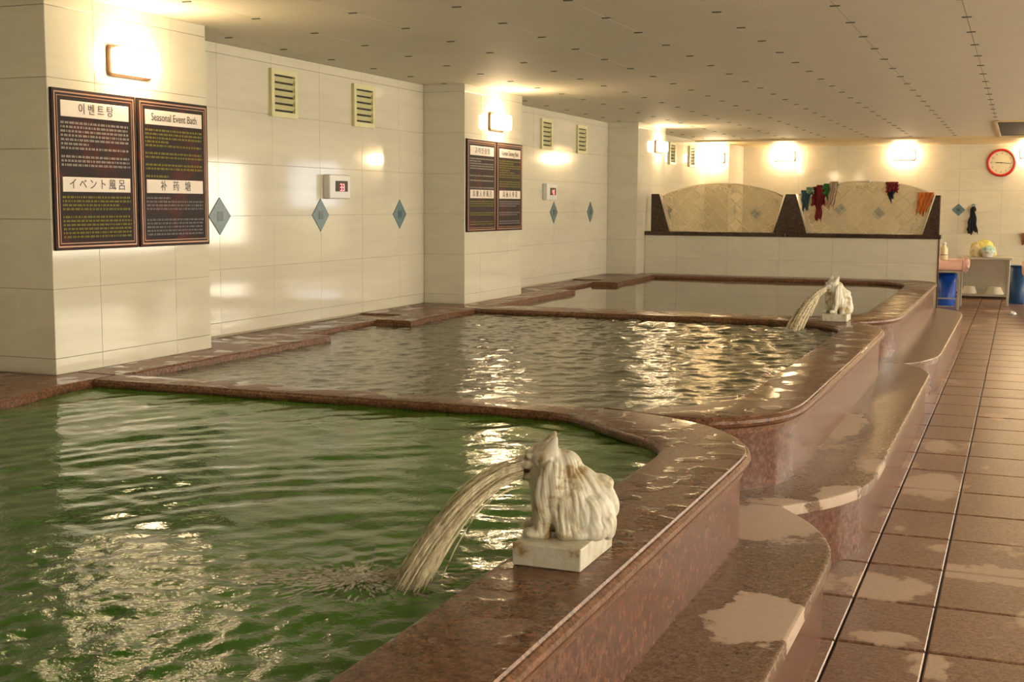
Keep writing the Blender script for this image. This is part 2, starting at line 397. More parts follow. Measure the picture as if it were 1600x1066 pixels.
def column(y0, y1, label, joints, zb=ZR, side_mat=None):
    t = empty('column', label, 'column', loc=(XC, (y0+y1)/2, 0), group=None)
    inv = Matrix.Translation((-XC, -(y0+y1)/2, 0))
    c = box('core', ((XW+XC)/2-.006-XC+.0, 0, H/2), (XC-XW-.012, y1-y0-.024, H-.004), M['joint'], t)
    tile_rect(t, inv @ on_left(0, 0, XC), [y0]+joints+[y1], ZL(zb, H), M['marble'])
    back = inv @ Matrix(((1, 0, 0, 0), (0, 0, -1, y0), (0, 1, 0, 0), (0, 0, 0, 1)))
    tile_rect(t, back, [XW, XC-.001], ZL(zb, H), M['marble'])
    far = inv @ Matrix(((-1, 0, 0, 0), (0, 0, 1, y1), (0, 1, 0, 0), (0, 0, 0, 1)))
    tile_rect(t, far, [-XC+.001, -XW], ZL(zb, H), M['marble'])
    return t
column(4.84, 6.12, 'cream marble tiled column nearest the camera, with the large Seasonal Event Bath board', [5.18, 5.80])
column(9.74, 11.05, 'cream marble tiled column at the end of the middle pool, second from the camera', [10.08, 10.70])
column(14.90, 16.17, 'cream marble tiled column where the low glazed partition meets the wall', [15.53])
column(20.05, YB, 'cream marble tiled column in the far left corner behind the lattice screen', [20.6], zb=0)

# window and its pane on the back wall, beyond the right edge of the frame; mirrored in the polished tiles
wn = empty('window_1', kind='structure', mw=on_back(3.15, 1.80))
box('pane', (0, 0, .01), (1.05, .86, .01), M['window'], wn)
boxes('window_frame', [((0, .45, .02), (1.17, .05, .04)), ((0, -.45, .02), (1.17, .05, .04)), ((.56, 0, .02), (.05, .95, .04)), ((-.56, 0, .02), (.05, .95, .04)), ((0, 0, .02), (.05, .9, .04))], M['white_plastic'], wn)
# added glowing fill panels, framed as windows, along the unseen right-hand wall; side_fill_light sits in front of each
for k, yy in enumerate((.5, 5.5, 10.5, 15.5, 19.3)):
    hw = 1.6 if yy < 19 else 1.0
    wn = empty('window_%d' % (k+2), kind='structure', mw=Matrix(((0, 0, -1, XR), (-1, 0, 0, yy), (0, 1, 0, 1.45), (0, 0, 0, 1))))
    box('pane', (0, 0, .01), (2*hw, 1.5, .01), M['window_warm'], wn)
    boxes('window_frame', [((0, .78, .02), (2*hw+.12, .06, .05)), ((0, -.78, .02), (2*hw+.12, .06, .05)), ((hw+.03, 0, .02), (.06, 1.5, .05)), ((-hw-.03, 0, .02), (.06, 1.5, .05)), ((0, 0, .02), (.05, 1.5, .05))], M['white_plastic'], wn)
bb = box('baseboard_back', ((XW+XR)/2, YB-.015, .055), (XR-XW-.01, .02, .10), M['dark_granite']); tag(bb, kind='structure')  # dark baseboard, also standing in for the shade under the side table

# ------------------------------------------------------------------ pools
def interp(P, step):
    P = [Vector(p) for p in P]; out = [P[0]]
    for a, b in zip(P[:-1], P[1:]):
        n = max(1, int(math.ceil((b-a).length/step)))
        for k in range(1, n+1): out.append(a.lerp(b, k/n))
    return out
def smooth_pairs(pairs, it=3):
    P = [(Vector(a), Vector(b)) for a, b in pairs]
    for _ in range(it):                       # Chaikin corner cutting on both rails
        Q = [P[0]]
        for (a, b), (c, d) in zip(P[:-1], P[1:]):
            Q.append((a.lerp(c, .25), b.lerp(d, .25))); Q.append((a.lerp(c, .75), b.lerp(d, .75)))
        Q.append(P[-1]); P = Q
    return P
# coping cross-section from the outer edge to the inner edge; (d from outer rail, z) or (None, e from inner rail, z)
OUT_PROF = [(.022, ZR-.075), (.022, ZR-.052), (.012, ZR-.046), (.0, ZR-.040), (-.006, ZR-.028), (-.004, ZR-.016), (.006, ZR-.008), (.012, ZR-.007), (.016, ZR-.001), (.026, ZR)]
IN_PROF = [(.026, ZR), (.014, ZR-.002), (.010, ZR-.008), (.002, ZR-.014), (0, ZR-.026), (.004, ZR-.036), (.014, ZR-.042), (.016, ZR-.075)]
def section(O, I):
    d = (I-O); L = d.length; u = d/L
    pts = [(O+u*a, z) for a, z in OUT_PROF]+[(O+u*(L*.5), ZR)]+[(I-u*a, z) for a, z in IN_PROF]
    return [(p.x, p.y, z) for p, z in pts]
def loft(name, secs, mat, parent, mw=None, close=True, smooth=True):
    n = len(secs[0]); V = [v for s in secs for v in s]; Fc = []
    for i in range(len(secs)-1):
        for k in range(n if close else n-1): Fc.append((i*n+k, i*n+(k+1) % n, (i+1)*n+(k+1) % n, (i+1)*n+k))
    if close: Fc.append(tuple(range(n))[::-1]); Fc.append(tuple((len(secs)-1)*n+k for k in range(n)))
    me = me_from(name, V, Fc, False)
    bm = bmesh.new(); bm.from_mesh(me); me = to_me(bm, name)
    if smooth:
        me.polygons.foreach_set('use_smooth', [len(p.vertices) <= 4 for p in me.polygons])
        me.set_sharp_from_angle(angle=math.radians(28))
    return link(name, me, parent, mat, mw)
def split_runs(P, lens):
    """cut the pair list into stones of about the given lengths (measured on the outer rail)"""
    out = [[P[0]]]; acc = 0; k = 0
    for a, b in zip(P[:-1], P[1:]):
        L = (b[0]-a[0]).length; out[-1].append(b); acc += L
        if acc >= lens[min(k, len(lens)-1)] and b is not P[-1]: out.append([b]); acc = 0; k += 1
    if len(out) > 1 and len(out[-1]) < 2: out.pop()
    return out
def dense(P, step=.25):
    Q = [P[0]]
    for (a, b), (c, d) in zip(P[:-1], P[1:]):
        n = max(1, int(math.ceil((c-a).length/step)))
        for k in range(1, n+1): Q.append((a.lerp(c, k/n), b.lerp(d, k/n)))
    return Q
def coping(parent, pairs, stone=.95, sm=True):
    P = smooth_pairs(pairs) if sm else [(Vector(a), Vector(b)) for a, b in pairs]
    P = dense(P)
    for run in split_runs(P, [stone]):
        g = .0012                      # hairline joint
        A, B = run[0], run[-1]
        run = list(run)
        for e, nb in ((0, 1), (-1, -2)):
            a, b = run[e]; c, d = run[nb]
            run[e] = (a+(c-a).normalized()*g, b+((d-b).normalized()*g if (d-b).length > 1e-4 else (d-b)))
        loft('coping_stone', [section(a, b) for a, b in run], M['coping'], parent)
    return P
def face_panels(parent, rail, z0, z1, mat, name, inset=.03, side=1, plen=.8, th=.02, t_gap=.0015):
    """vertical stone panels standing along a rail (outer side is to the right when walking for side=1)"""
    R = [Vector(p) for p in rail]
    N = []
    for i in range(len(R)):
        d = (R[min(i+1, len(R)-1)]-R[max(i-1, 0)]).normalized(); N.append(Vector((d.y, -d.x))*side)
    pts = [(R[i]-N[i]*inset, R[i]-N[i]*(inset+th)) for i in range(len(R))]
    for run in split_runs(pts, [plen]):
        if len(run) < 2: continue
        run = list(run); d = (run[1][0]-run[0][0]).normalized(); run[0] = (run[0][0]+d*t_gap, run[0][1]+d*t_gap)
        secs = [[(a.x, a.y, z0), (a.x, a.y, z1), (b.x, b.y, z1), (b.x, b.y, z0)] for a, b in run]
        loft(name, secs, mat, parent)

p1 = empty('bath_pool', 'nearest bath pool of red granite, filled with green water', 'pool', loc=(-1, 2.5, 0))
p2 = empty('bath_pool', 'middle red granite bath pool between the two marble animal spouts', 'pool', loc=(-1, 7, 0))
p3 = empty('bath_pool', 'farthest red granite bath pool with calm grey water in front of the lattice screen', 'pool', loc=(-1, 12, 0))
def rebase(o, kids=True):
    """children were built in world coordinates"""
    m = Matrix.Translation(o.location).inverted()
    for c in o.children:
        c.matrix_local = m @ c.matrix_basis
XO, XI = -.82, -1.118
# pool 1: right side, rounded corner, divider to the left wall
P1 = [((XO, -1.6), (XI, -1.6)), ((XO, 3.9), (XI, 3.72)), ((XO, 4.12), (XI, 3.97)), ((-.828, 4.28), (-1.122, 4.09)), ((-.88, 4.46), (-1.132, 4.20)),
      ((-.97, 4.62), (-1.165, 4.29)), ((-1.08, 4.75), (-1.225, 4.37)), ((-1.20, 4.84), (-1.32, 4.445)), ((-1.32, 4.905), (-1.43, 4.55)), ((-1.46, 4.955), (-1.60, 4.715)),
      ((-1.62, 4.985), (-1.70, 4.77)), ((-1.85, 5.0), (-1.85, 4.80)), ((-2.2, 5.005), (-2.2, 4.805)), ((-4.09, 5.02), (-4.09, 4.80))]
r1 = coping(p1, P1)
P2 = [((-1.255, 4.872), (-1.60, 4.992)), ((-1.14, 4.895), (-1.45, 5.06)), ((-1.03, 4.955), (-1.33, 5.14)), ((-.94, 5.05), (-1.24, 5.24)), ((-.865, 5.18), (-1.17, 5.37)),
      ((-.83, 5.33), (-1.13, 5.52)), ((XO, 5.52), (XI, 5.74)), ((XO, 6.0), (XI, 6.1)), ((XO, 8.60), (XI, 8.5)), ((-.825, 8.88), (-1.122, 8.8)), ((-.87, 9.13), (-1.15, 8.98)),
      ((-.95, 9.33), (-1.22, 9.12)), ((-1.05, 9.47), (-1.33, 9.24)), ((-1.15, 9.56), (-1.47, 9.33)), ((-1.25, 9.66), (-1.65, 9.37)), ((-1.45, 9.80), (-1.85, 9.375)), ((-1.9, 9.83), (-2.2, 9.38)), ((-4.09, 9.80), (-4.09, 9.36))]
r2 = coping(p2, P2)
P3 = [((-1.16, 9.575), (-1.5, 9.815)), ((-1.08, 9.66), (-1.38, 9.88)), ((-.97, 9.79), (-1.28, 9.96)), ((-.88, 9.98), (-1.19, 10.1)), ((-.83, 10.22), (-1.13, 10.3)), ((XO, 10.5), (XI, 10.6)),
      ((XO, 14.55), (XI, 14.1)), ((-.84, 14.85), (-1.15, 14.35)), ((-.93, 15.05), (-1.25, 14.55)), ((-1.08, 15.17), (-1.40, 14.70)), ((-1.30, 15.20), (-1.6, 14.78)), ((-4.09, 15.20), (-4.09, 14.80))]
r3 = coping(p3, P3)
# ledges along the left wall with the low notch in the middle of each bay
def ledge(parent, poly, z=ZR, th=.062, name='ledge_stone', mat=None):
    V = [(x, y, z) for x, y in poly]+[(x, y, z-th) for x, y in poly]; n = len(poly)
    Fc = [tuple(range(n)), tuple(range(n, 2*n))[::-1]]+[(i, i+n, (i+1) % n+n, (i+1) % n) for i in range(n)]
    bm = bmesh.new(); bm.from_mesh(me_from(name, V, Fc)); bmesh.ops.recalc_face_normals(bm, faces=bm.faces)
    ed = [e for e in bm.edges if all(v.co.z > z-.001 for v in e.verts)]
    bmesh.ops.bevel(bm, geom=ed, offset=.010, segments=3, affect='EDGES')
    return link(name, to_me(bm, name), parent, mat or M['coping'])
XL = -4.09
ledge(p1, [(XW, 3.2), (XW, 4.838), (XC, 4.838), (XC, 4.97), (XL-.002, 4.97), (XL-.002, 4.62), (XL+.06, 4.3), (XL+.12, 3.9), (XL+.16, 3.2)])
ledge(p1, [(XW, 1.2), (XW, 3.197), (XL+.16, 3.197), (XL+.16, 1.2)])
ledge(p2, [(XC, 4.975), (XC, 6.118), (XW, 6.118), (XW, 6.6), (XC-.02, 6.6), (XC-.02, 7.05), (XL, 7.05), (XL, 4.975)])
ledge(p2, [(XW, 6.603), (XW, 8.6), (XC-.02, 8.6), (XC-.02, 6.603)], z=ZR-.012)
ledge(p2, [(XW, 8.603), (XW, 9.738), (XC+.01, 9.738), (XL-.002, 9.738), (XL, 8.50), (XL+.03, 8.14), (XC-.02, 8.16), (XC-.02, 8.603)])
ledge(p3, [(XC, 9.742), (XC, 11.052), (XW, 11.052), (XW, 11.3), (XC-.02, 11.3), (XC-.02, 11.87), (XL, 11.87), (XL, 9.742)])
ledge(p3, [(XW, 11.303), (XW, 13.6), (XC-.02, 13.6), (XC-.02, 11.303)], z=ZR-.012)
ledge(p3, [(XW, 13.603), (XW, 14.898), (XC+.002, 14.898), (XC+.002, 15.2), (XL-.002, 15.2), (XL, 13.5), (XL+.03, 13.2), (XC-.02, 13.2), (XC-.02, 13.603)])
# vertical facing panels under the coping
cut = lambda r, a, b: [q[0] for q in r if a <= q[0].y <= b and q[0].x > -1.32]
face_panels(p1, cut(r1, -2, 4.92), ZS-.02, ZR-.074, M['face'], 'facing_panel')
face_panels(p2, cut(r2, 4.8, 9.6), ZS-.02, ZR-.074, M['face'], 'facing_panel')
face_panels(p3, cut(r3, 9.5, 15.21), ZS-.02, ZR-.074, M['face'], 'facing_panel')
# inner lining seen through the gap above the water
def lining(parent, r, name='basin_lining'):
    R = [q[1] for q in r]; secs = []
    for i in range(len(R)):
        d = (R[min(i+1, len(R)-1)]-R[max(i-1, 0)]).normalized(); n = Vector((d.y, -d.x))
        a = R[i]+n*.018; b = R[i]+n*.05
        secs.append([(a.x, a.y, .1), (a.x, a.y, ZR-.073), (b.x, b.y, ZR-.073), (b.x, b.y, .1)])
    loft(name, secs, M['face'], parent)
lining(p1, r1); lining(p2, r2); lining(p3, r3)
# other walls of the basins
for par, y0_, y1_ in ((p2, 5.02, 9.36), (p3, 9.82, 14.8)):
    box('basin_floor', ((XL+XI)/2, (y0_+y1_)/2, .12), (XI-XL, y1_-y0_, .04), M['dark_granite'], par)
box('basin_floor', ((XL+XI)/2, 1.6, .12), (XI-XL, 6.2, .04), M['dark_granite'], p1)

# steps
steps = [
 ('granite step curving around the nearest pool, with a pale dry patch', [(-.53, -1.6), (-.53, 3.95), (-.53, 4.14), (-.548, 4.30), (-.60, 4.47), (-.68, 4.64), (-.80, 4.815)], p1),
 ('granite step curving around the middle pool, brightly lit at its far end', [(-.803, 4.832), (-.72, 4.94), (-.64, 5.06), (-.565, 5.25), (-.53, 5.45), (-.53, 5.8), (-.53, 8.9), (-.535, 9.12), (-.575, 9.33), (-.65, 9.53), (-.75, 9.665)], p2),
 ('granite step curving around the farthest pool beside the walkway', [(-.752, 9.68), (-.66, 9.83), (-.58, 10.03), (-.535, 10.3), (-.53, 10.6), (-.53, 14.3), (-.55, 14.6), (-.62, 14.87), (-.74, 15.1), (-.85, 15.24)], p3)]
for lab, out, par in steps:
    st = empty('step', lab, 'step', loc=(XO, out[0][1]+.5, 0))
    O = [Vector(p) for p in out]
    for _ in range(3):
        Q = [O[0]]
        for a, b in zip(O[:-1], O[1:]): Q += [a.lerp(b, .25), a.lerp(b, .75)]
        O = Q+[O[-1]]
    O = dense([(a, a) for a in O]); O = [a for a, _ in O]
    inn = [Vector((-1.28, p.y)) for p in O]
    pr = [(0.006, ZS-.047), (0, ZS-.044), (0, ZS-.010), (.002, ZS-.004), (.008, ZS-.001), (.014, ZS)]
    pairs = list(zip(O, inn))
    for run in split_runs(pairs, [1.35]):
        if len(run) < 2: continue
        secs = []
        for i, (a, b) in enumerate(run):
            u = (b-a).normalized()
            s = [((a+u*q).x, (a+u*q).y, z) for q, z in pr]+[(b.x, b.y, ZS), (b.x, b.y, ZS-.047)]
            secs.append(s)
        loft('tread_stone', secs, M['tread'], st)
    face_panels(st, O, 0, ZS-.046, M['face'], 'riser_panel', inset=.022, plen=1.35)
    rebase(st)
for p in (p1, p2, p3): rebase(p)

# ------------------------------------------------------------------ water
def inside_mask(X, Y, poly):
    inside = np.zeros(X.shape, bool); n = len(poly)
    for i in range(n):
        x1, y1 = poly[i]; x2, y2 = poly[(i+1) % n]
        c = ((y1 > Y) != (y2 > Y)) & (X < (x2-x1)*(Y-y1)/(y2-y1+1e-12)+x1); inside ^= c
    return inside
def water(name, poly, cell, hfun, mat, label):
    xs = np.arange(min(p[0] for p in poly), max(p[0] for p in poly)+cell, cell); ys_ = np.arange(min(p[1] for p in poly), max(p[1] for p in poly)+cell, cell)
    X, Y = np.meshgrid(xs, ys_); Z = ZWAT+hfun(X, Y); mk = inside_mask(X, Y, poly)
    idx = -np.ones(X.shape, int); q = mk[:-1, :-1] & mk[1:, :-1] & mk[:-1, 1:] & mk[1:, 1:]
    use = np.zeros(X.shape, bool); use[:-1, :-1] |= q; use[1:, :-1] |= q; use[:-1, 1:] |= q; use[1:, 1:] |= q
    idx[use] = np.arange(use.sum()); V = np.stack([X[use], Y[use], Z[use]], -1)
    a, b, c, d = idx[:-1, :-1][q], idx[:-1, 1:][q], idx[1:, 1:][q], idx[1:, :-1][q]
    Fc = np.stack([a, b, c, d], -1)
    me = bpy.data.meshes.new(name); me.vertices.add(len(V)); me.vertices.foreach_set('co', V.ravel().astype(np.float32))
    me.loops.add(Fc.size); me.loops.foreach_set('vertex_index', Fc.ravel().astype(np.int32)); me.polygons.add(len(Fc))
    me.polygons.foreach_set('loop_start', np.arange(0, Fc.size, 4, dtype=np.int32)); me.polygons.foreach_set('loop_total', np.full(len(Fc), 4, np.int32))
    me.update(calc_edges=True); me.polygons.foreach_set('use_smooth', [True]*len(me.polygons))
    o = link(name, me, None, mat); return tag(o, label, 'water', kind='stuff')
def chop(n, lo, hi, amp, seed, dirc=None, spread=PI):
    rs = np.random.RandomState(seed); W = []
    for _ in range(n):
        lam = lo*(hi/lo)**rs.rand(); th = (dirc if dirc is not None else 0)+(rs.rand()*2-1)*spread; W.append((2*PI/lam, th, rs.rand()*2*PI, amp*lam))
    def f(X, Y):
        z = np.zeros_like(X)
        wx = .25*np.sin(X*2.3+1)+.2*np.sin(Y*1.7); wy = .25*np.sin(Y*2.1)+.2*np.sin(X*1.9+2)
        for k, th, ph, a in W: z += a*np.sin(k*((X+wx*.3)*math.cos(th)+(Y+wy*.3)*math.sin(th))+ph)
        return z
    return f
J1 = (-1.30, 2.60); J2 = (-1.47, 9.05)
c1 = chop(14, .09, .5, .0025, 1); c1b = chop(34, .030, .13, .0070, 2); c2 = chop(26, .05, .30, .0052, 3); c2s = chop(12, .05, .2, .006, 5); c3 = chop(8, .3, 1.2, .0004, 4)
def h1(X, Y):
    r = np.hypot(X-J1[0], Y-J1[1]); rip = .0030*np.sin(2*PI*(r+.05*np.sin(3*X+2*Y)+.025*np.sin(7*X-4*Y+1))/.14)*np.exp(-r/2.4)*np.clip((r-.25)/.4, 0, 1)*(.55+.45*np.sin(4.1*X+1.3*Y)*np.sin(2.2*Y-3*X+.5))
    # rough water blown out by the jet towards the near left
    r2_ = np.hypot((X+1.85)*1.0, (Y-1.95)*1.15); tb = np.exp(-(r2_/.85)**4)
    return rip*(1-.6*tb)+c1(X, Y)+c1b(X, Y)*(tb+.9*np.exp(-(r/.22)**2))*.95
def h2(X, Y):
    r = np.hypot(X-J2[0], Y-J2[1]); return c2(X, Y)*(.45+.75*np.exp(-(r/3.2)**2))+c2s(X, Y)*np.exp(-(r/.45)**2)*1.6+.002*np.sin(2*PI*r/.14)*np.exp(-r/1.5)
iL = XL+.0
def inner(r, n0=.02): return [(q[1].x-0, q[1].y) for q in r]
def grow(pts, d=.012): return pts
poly1 = [(XL+.14, 1.3), (XI+.016, 1.3)]+[(x+.014, y+.014) for x, y in inner(r1) if y > 1.3]+[(XL+.005, 4.60), (XL+.06, 4.3), (XL+.12, 3.9)]
poly2 = [(XL, 5.02)]+[(x+.0, y) for x, y in inner(r2)]+[(XL+.0, 8.5), (XL+.03, 8.14), (XC-.02, 8.16), (XC-.02, 7.05), (XL, 7.05)]
poly3 = [(XL, 9.83)]+[(x+.0, y) for x, y in inner(r3)]+[(XL, 13.5), (XL+.03, 13.2), (XC-.02, 13.2), (XC-.02, 11.87), (XL, 11.87)]
def offs(poly, d):
    c = np.array(poly); n = len(c); out = []
    area_ = sum(c[i][0]*c[(i+1) % n][1]-c[(i+1) % n][0]*c[i][1] for i in range(n)); s = 1 if area_ > 0 else -1
    for i in range(n):
        t_ = c[(i+1) % n]-c[i-1]; t_ = t_/(np.linalg.norm(t_)+1e-9); out.append((c[i][0]+s*t_[1]*d, c[i][1]-s*t_[0]*d))
    return out
water('pool_water', poly1, .0125, h1, M['water_green'], 'rippled green water filling the nearest pool')
water('pool_water', offs(poly2, .016), .02, h2, M['water_olive'], 'choppy olive water glittering in the middle pool')
water('pool_water', offs(poly3, .016), .05, lambda X, Y: c3(X, Y), M['water_grey'], 'still grey water in the farthest pool')

# ------------------------------------------------------------------ marble animal spouts with their jets
def statue_mesh(seed):
    bm = bmesh.new()
    def ell(c, r, rot=None, sub=3):
        m = Matrix.Translation(c) @ (rot or Matrix.Identity(4)) @ Matrix.Diagonal((*r, 1)); bmesh.ops.create_icosphere(bm, subdivisions=sub, radius=1, matrix=m)
    ry = lambda a: Matrix.Rotation(math.radians(a), 4, 'Y')
    ell((-.070, 0, .070), (.056, .060, .070))            # rump
    ell((-.055, .036, .050), (.048, .032, .052)); ell((-.055, -.036, .050), (.048, .032, .052))   # haunches
    ell((-.022, 0, .100), (.080, .058, .075), ry(-30))   # back sloping up to the head
    ell((-.040, 0, .128), (.085, .052, .050), ry(-42))
    ell((.020, 0, .110), (.062, .064, .105), ry(-4))     # chest and mane
    ell((.030, 0, .150), (.056, .062, .070), ry(-12))    # mane around the head
    ell((.004, 0, .165), (.050, .050, .055), ry(-35))    # nape
    ell((.048, 0, .200), (.044, .046, .036))             # skull
    ell((.092, 0, .186), (.024, .028, .018)); ell((.110, 0, .191), (.010, .015, .010))            # muzzle, nose
    ell((.084, 0, .150), (.020, .022, .011), ry(18))     # lower jaw, mouth open
    ell((.086, .021, .206), (.011, .011, .009)); ell((.086, -.021, .206), (.011, .011, .009))     # brows
    for s in (-1, 1):
        ell((.052, s*.036, .040), (.026, .022, .052)); ell((.074, s*.036, .013), (.028, .020, .015))      # front leg, paw
        ell((-.030, s*.054, .014), (.034, .020, .016))                                              # hind paw
        m = Matrix.Translation((.030, s*.032, .236)) @ Matrix.Rotation(s*-.20, 4, 'X') @ Matrix.Rotation(-.35, 4, 'Y') @ Matrix.Diagonal((1.15, .75, 1, 1))
        bmesh.ops.create_cone(bm, cap_ends=True, segments=16, radius1=.022, radius2=.004, depth=.050, matrix=m)  # pointed ear
        ell((.040, s*.050, .118), (.034, .020, .085), ry(-6))                                          # long fur falling over the shoulder
        ell((-.004, s*.052, .030), (.030, .022, .036)); ell((-.070, s*.046, .028), (.040, .026, .034)); ell((-.105, s*.02, .035), (.022, .035, .045))
        ell((-.010, s*.052, .070), (.048, .018, .062)); ell((-.060, s*.048, .060), (.040, .020, .052))    # flank fur
    ell((-.112, 0, .092), (.022, .026, .050), ry(16)); ell((-.092, 0, .138), (.034, .026, .022), ry(-20))    # tail curled on the back
    me = to_me(bm, 'tmp'); o = bpy.data.objects.new('tmp', me); COL.objects.link(o)
    md = o.modifiers.new('r', 'REMESH'); md.mode = 'VOXEL'; md.voxel_size = .0030
    sm_ = o.modifiers.new('s', 'SMOOTH'); sm_.iterations = 4; sm_.factor = .5
    dg = bpy.context.evaluated_depsgraph_get(); dg.update(); out = bpy.data.meshes.new_from_object(o.evaluated_get(dg))
    bpy.data.objects.remove(o)
    n = len(out.vertices); co = np.zeros(n*3); out.vertices.foreach_get('co', co); co = co.reshape(-1, 3)
    no = np.zeros(n*3); out.vertices.foreach_get('normal', no); no = no.reshape(-1, 3)
    x, y, z = co.T
    th = np.arctan2(y, x-.012)
    wob = .35*np.sin(z*38+th*3)+.2*np.sin(z*90+th*5)
    g = np.abs(np.sin(th*13+wob+.8*np.sin(th*3)))**.6; lk = np.abs(np.sin(th*4.5+1+.5*wob))
    fade = np.clip((z-.004)/.02, 0, 1)*np.clip((.215-z)/.03, 0, 1)*np.clip((.086-x)/.02, 0, 1)
    amp = (-.0056*(1-g)*(.55+.45*np.sin(z*55+th*7))-.0050*(1-lk)-.0012*np.abs(np.sin(th*31+z*60)))*fade
    # toes
    toes = np.clip((.022-z)/.012, 0, 1)*np.clip((x-.06)/.02, 0, 1); amp += -.004*toes*(np.abs(np.sin(y*260)) < .35)
    # eye hollow
    for s in (-1, 1): amp += -.006*np.exp(-(((x-.094)/.006)**2+((y-s*.022)/.007)**2+((z-.198)/.006)**2))
    co += no*amp[:, None]
    out.vertices.foreach_set('co', co.ravel()); out.update(); out.polygons.foreach_set('use_smooth', [True]*len(out.polygons)); out.name = 'animal_figure'
    return out
SM = statue_mesh(0)
def statue(loc, ang, label, plinth, sc):
    t = empty('animal_spout', label, 'statue', loc=loc)
    box('plinth', (0, 0, .0275), plinth, M['stone'], t, bev=.003, seg=2)
    f = link('animal_figure', SM, t, M['stone'], Matrix.Translation((0, 0, .0535)) @ Matrix.Rotation(ang, 4, 'Z') @ Matrix.Diagonal((sc[0], sc[1], sc[2], 1)))
    d = Vector((math.cos(ang), math.sin(ang), 0))
    V = []; Fc = []; c = Vector((0, 0, .0535+.168*sc[2])); tube_geo(V, Fc, [c+d*.070*sc[0], c+d*.103*sc[0]], [.009, .010], 12)
    link('spout_pipe', me_from('spout_pipe', V, Fc, True), t, M['bronze'])
    return Vector(loc)+c+d*.098*sc[0], d
def jet(name, src, d, land, label, n=150, w0=.010, w1=.045, seed=3, r0=.0016, r1=.0034):
    rs = random.Random(seed); V = []; Fc = []
    side = Vector((-d.y, d.x, 0)); L = Vector(land)-src
    for k in range(n):
        a = rs.gauss(0, .5); b = rs.gauss(0, .5); e = rs.random()
        s = src+side*a*w0+Vector((0, 0, b*w0*.8)); P = []; R = []
        hor = Vector((L.x, L.y, 0))*(1+.10*b+.06*rs.gauss(0, 1))+side*a*w1*1.0; drop = -(L.z)
        t0_ = 0 if rs.random() < .6 else rs.random()*.7; t1_ = 1 if rs.random() < .7 else .55+.4*rs.random()
        if t1_ <= t0_+.15: t1_ = min(1, t0_+.3)
        m = 11
        for i in range(m):
            t = t0_+(t1_-t0_)*i/(m-1)
            p = s+hor*t-Vector((0, 0, (drop+.012+b*w0*.8)*(t*t*.93+.07*t)))
            p += Vector((rs.gauss(0, 1), rs.gauss(0, 1), rs.gauss(0, 1)))*.0010*t
            P.append(p); R.append((r0+(r1-r0)*e)*(1+.5*t)*(math.sin(PI*min(1, max(.08, i/(m-1)*.92+.04)))**.4))
        tube_geo(V, Fc, P, R, 5)
    o = link(name, me_from(name, V, Fc, True), None, M['spray']); return tag(o, label, 'water', kind='stuff')
def foam(name, c, label, n, sx, sy, ang, rmax, seed):
    rs = random.Random(seed); bm = bmesh.new()
    for k in range(n):
        r = abs(rs.gauss(0, .5)); th = rs.random()*2*PI; q = Vector((r*math.cos(th)*sx, r*math.sin(th)*sy, 0)); q.rotate(Matrix.Rotation(ang, 3, 'Z'))
        rad = rmax*(.20+.80*rs.random()**2)*math.exp(-r*.5)
        zz = ZWAT+.003+(abs(rs.gauss(0, .016)) if rs.random() < .3 else 0)*math.exp(-2*r)
        fa = math.atan2(q.y, q.x); el = 1.2+4.0*max(0, r-.2)
        m = Matrix.Translation((c[0]+q.x, c[1]+q.y, zz)) @ Matrix.Rotation(fa+rs.gauss(0, .12), 4, 'Z') @ Matrix.Diagonal((rad*el, rad*.7, rad*.28, 1))
        bmesh.ops.create_icosphere(bm, subdivisions=1, radius=1, matrix=m)
    o = link(name, to_me(bm, name, True), None, M['foam']); return tag(o, label, 'water', kind='stuff')
src, d = statue((-.990, 2.806, ZR), math.radians(202), 'white marble seated long-haired animal statue spouting water into the nearest green pool', (.170, .245, .053), (1.0, 1.0, .95))
jet('water_jet', src, d, (J1[0], J1[1], ZWAT), 'pale arc of water falling from the statue into the green pool', n=260, w0=.027, w1=.078, r0=.0011, r1=.0026)
foam('foam', (J1[0]-.10, J1[1]-.05), 'frothy splash where the jet hits the green water', 2600, .42, .13, math.radians(200), .0095, 5)
src2, d2 = statue((-1.235, 9.54, ZR), math.radians(228), 'small marble seated animal statue spouting into the middle pool, on the far coping', (.175, .24, .053), (1.0, 1.0, 1.08))
jet('water_jet', src2, d2, (J2[0], J2[1], ZWAT), 'pale arc of water falling from the small statue into the middle pool', n=170, w0=.014, w1=.05, seed=9, r0=.003, r1=.006)
foam('foam', (J2[0]-.04, J2[1]-.05), 'white splash where the far jet hits the middle pool', 260, .22, .20, 0, .014, 8)

# ------------------------------------------------------------------ wall fittings
def lamp(mw, label, far=False, group=None):
    t = empty('wall_lamp', label, 'lamp', mw=mw)
    box('back_plate', (0, 0, .012), (.335, .155, .022), M['bronze'], t, bev=.02, seg=4)
    box('diffuser', (0, 0, .060), (.315, .135, .072), M['lamp_far'] if far else M['lamp'], t, bev=.022, seg=4, smooth=True)
lamp(on_left(5.44, 2.165, XC), 'glowing box lamp on the nearest column above the Seasonal Event Bath board')
lamp(on_left(10.41, 2.165, XC), 'glowing box lamp on the second column above the smaller sign boards')
lamp(on_left(15.80, 2.185, XC), 'glowing box lamp on the third column beside the lattice screen')
lamp(on_back(-4.58, 2.195, 20.05), 'glowing box lamp in the far left corner facing the camera', True)
lamp(on_back(-3.66, 2.255), 'glowing box lamp on the back wall above the left lattice pane', True)
lamp(on_back(-1.77, 2.255), 'glowing box lamp on the back wall above the hanging towels', True)
lamp(on_back(.11, 2.27), 'glowing box lamp right of the red clock, at the edge of the photo', True)
lamp(on_back(1.75, 2.27), 'glowing box lamp on the back wall outside the photo, right of the red clock', True)
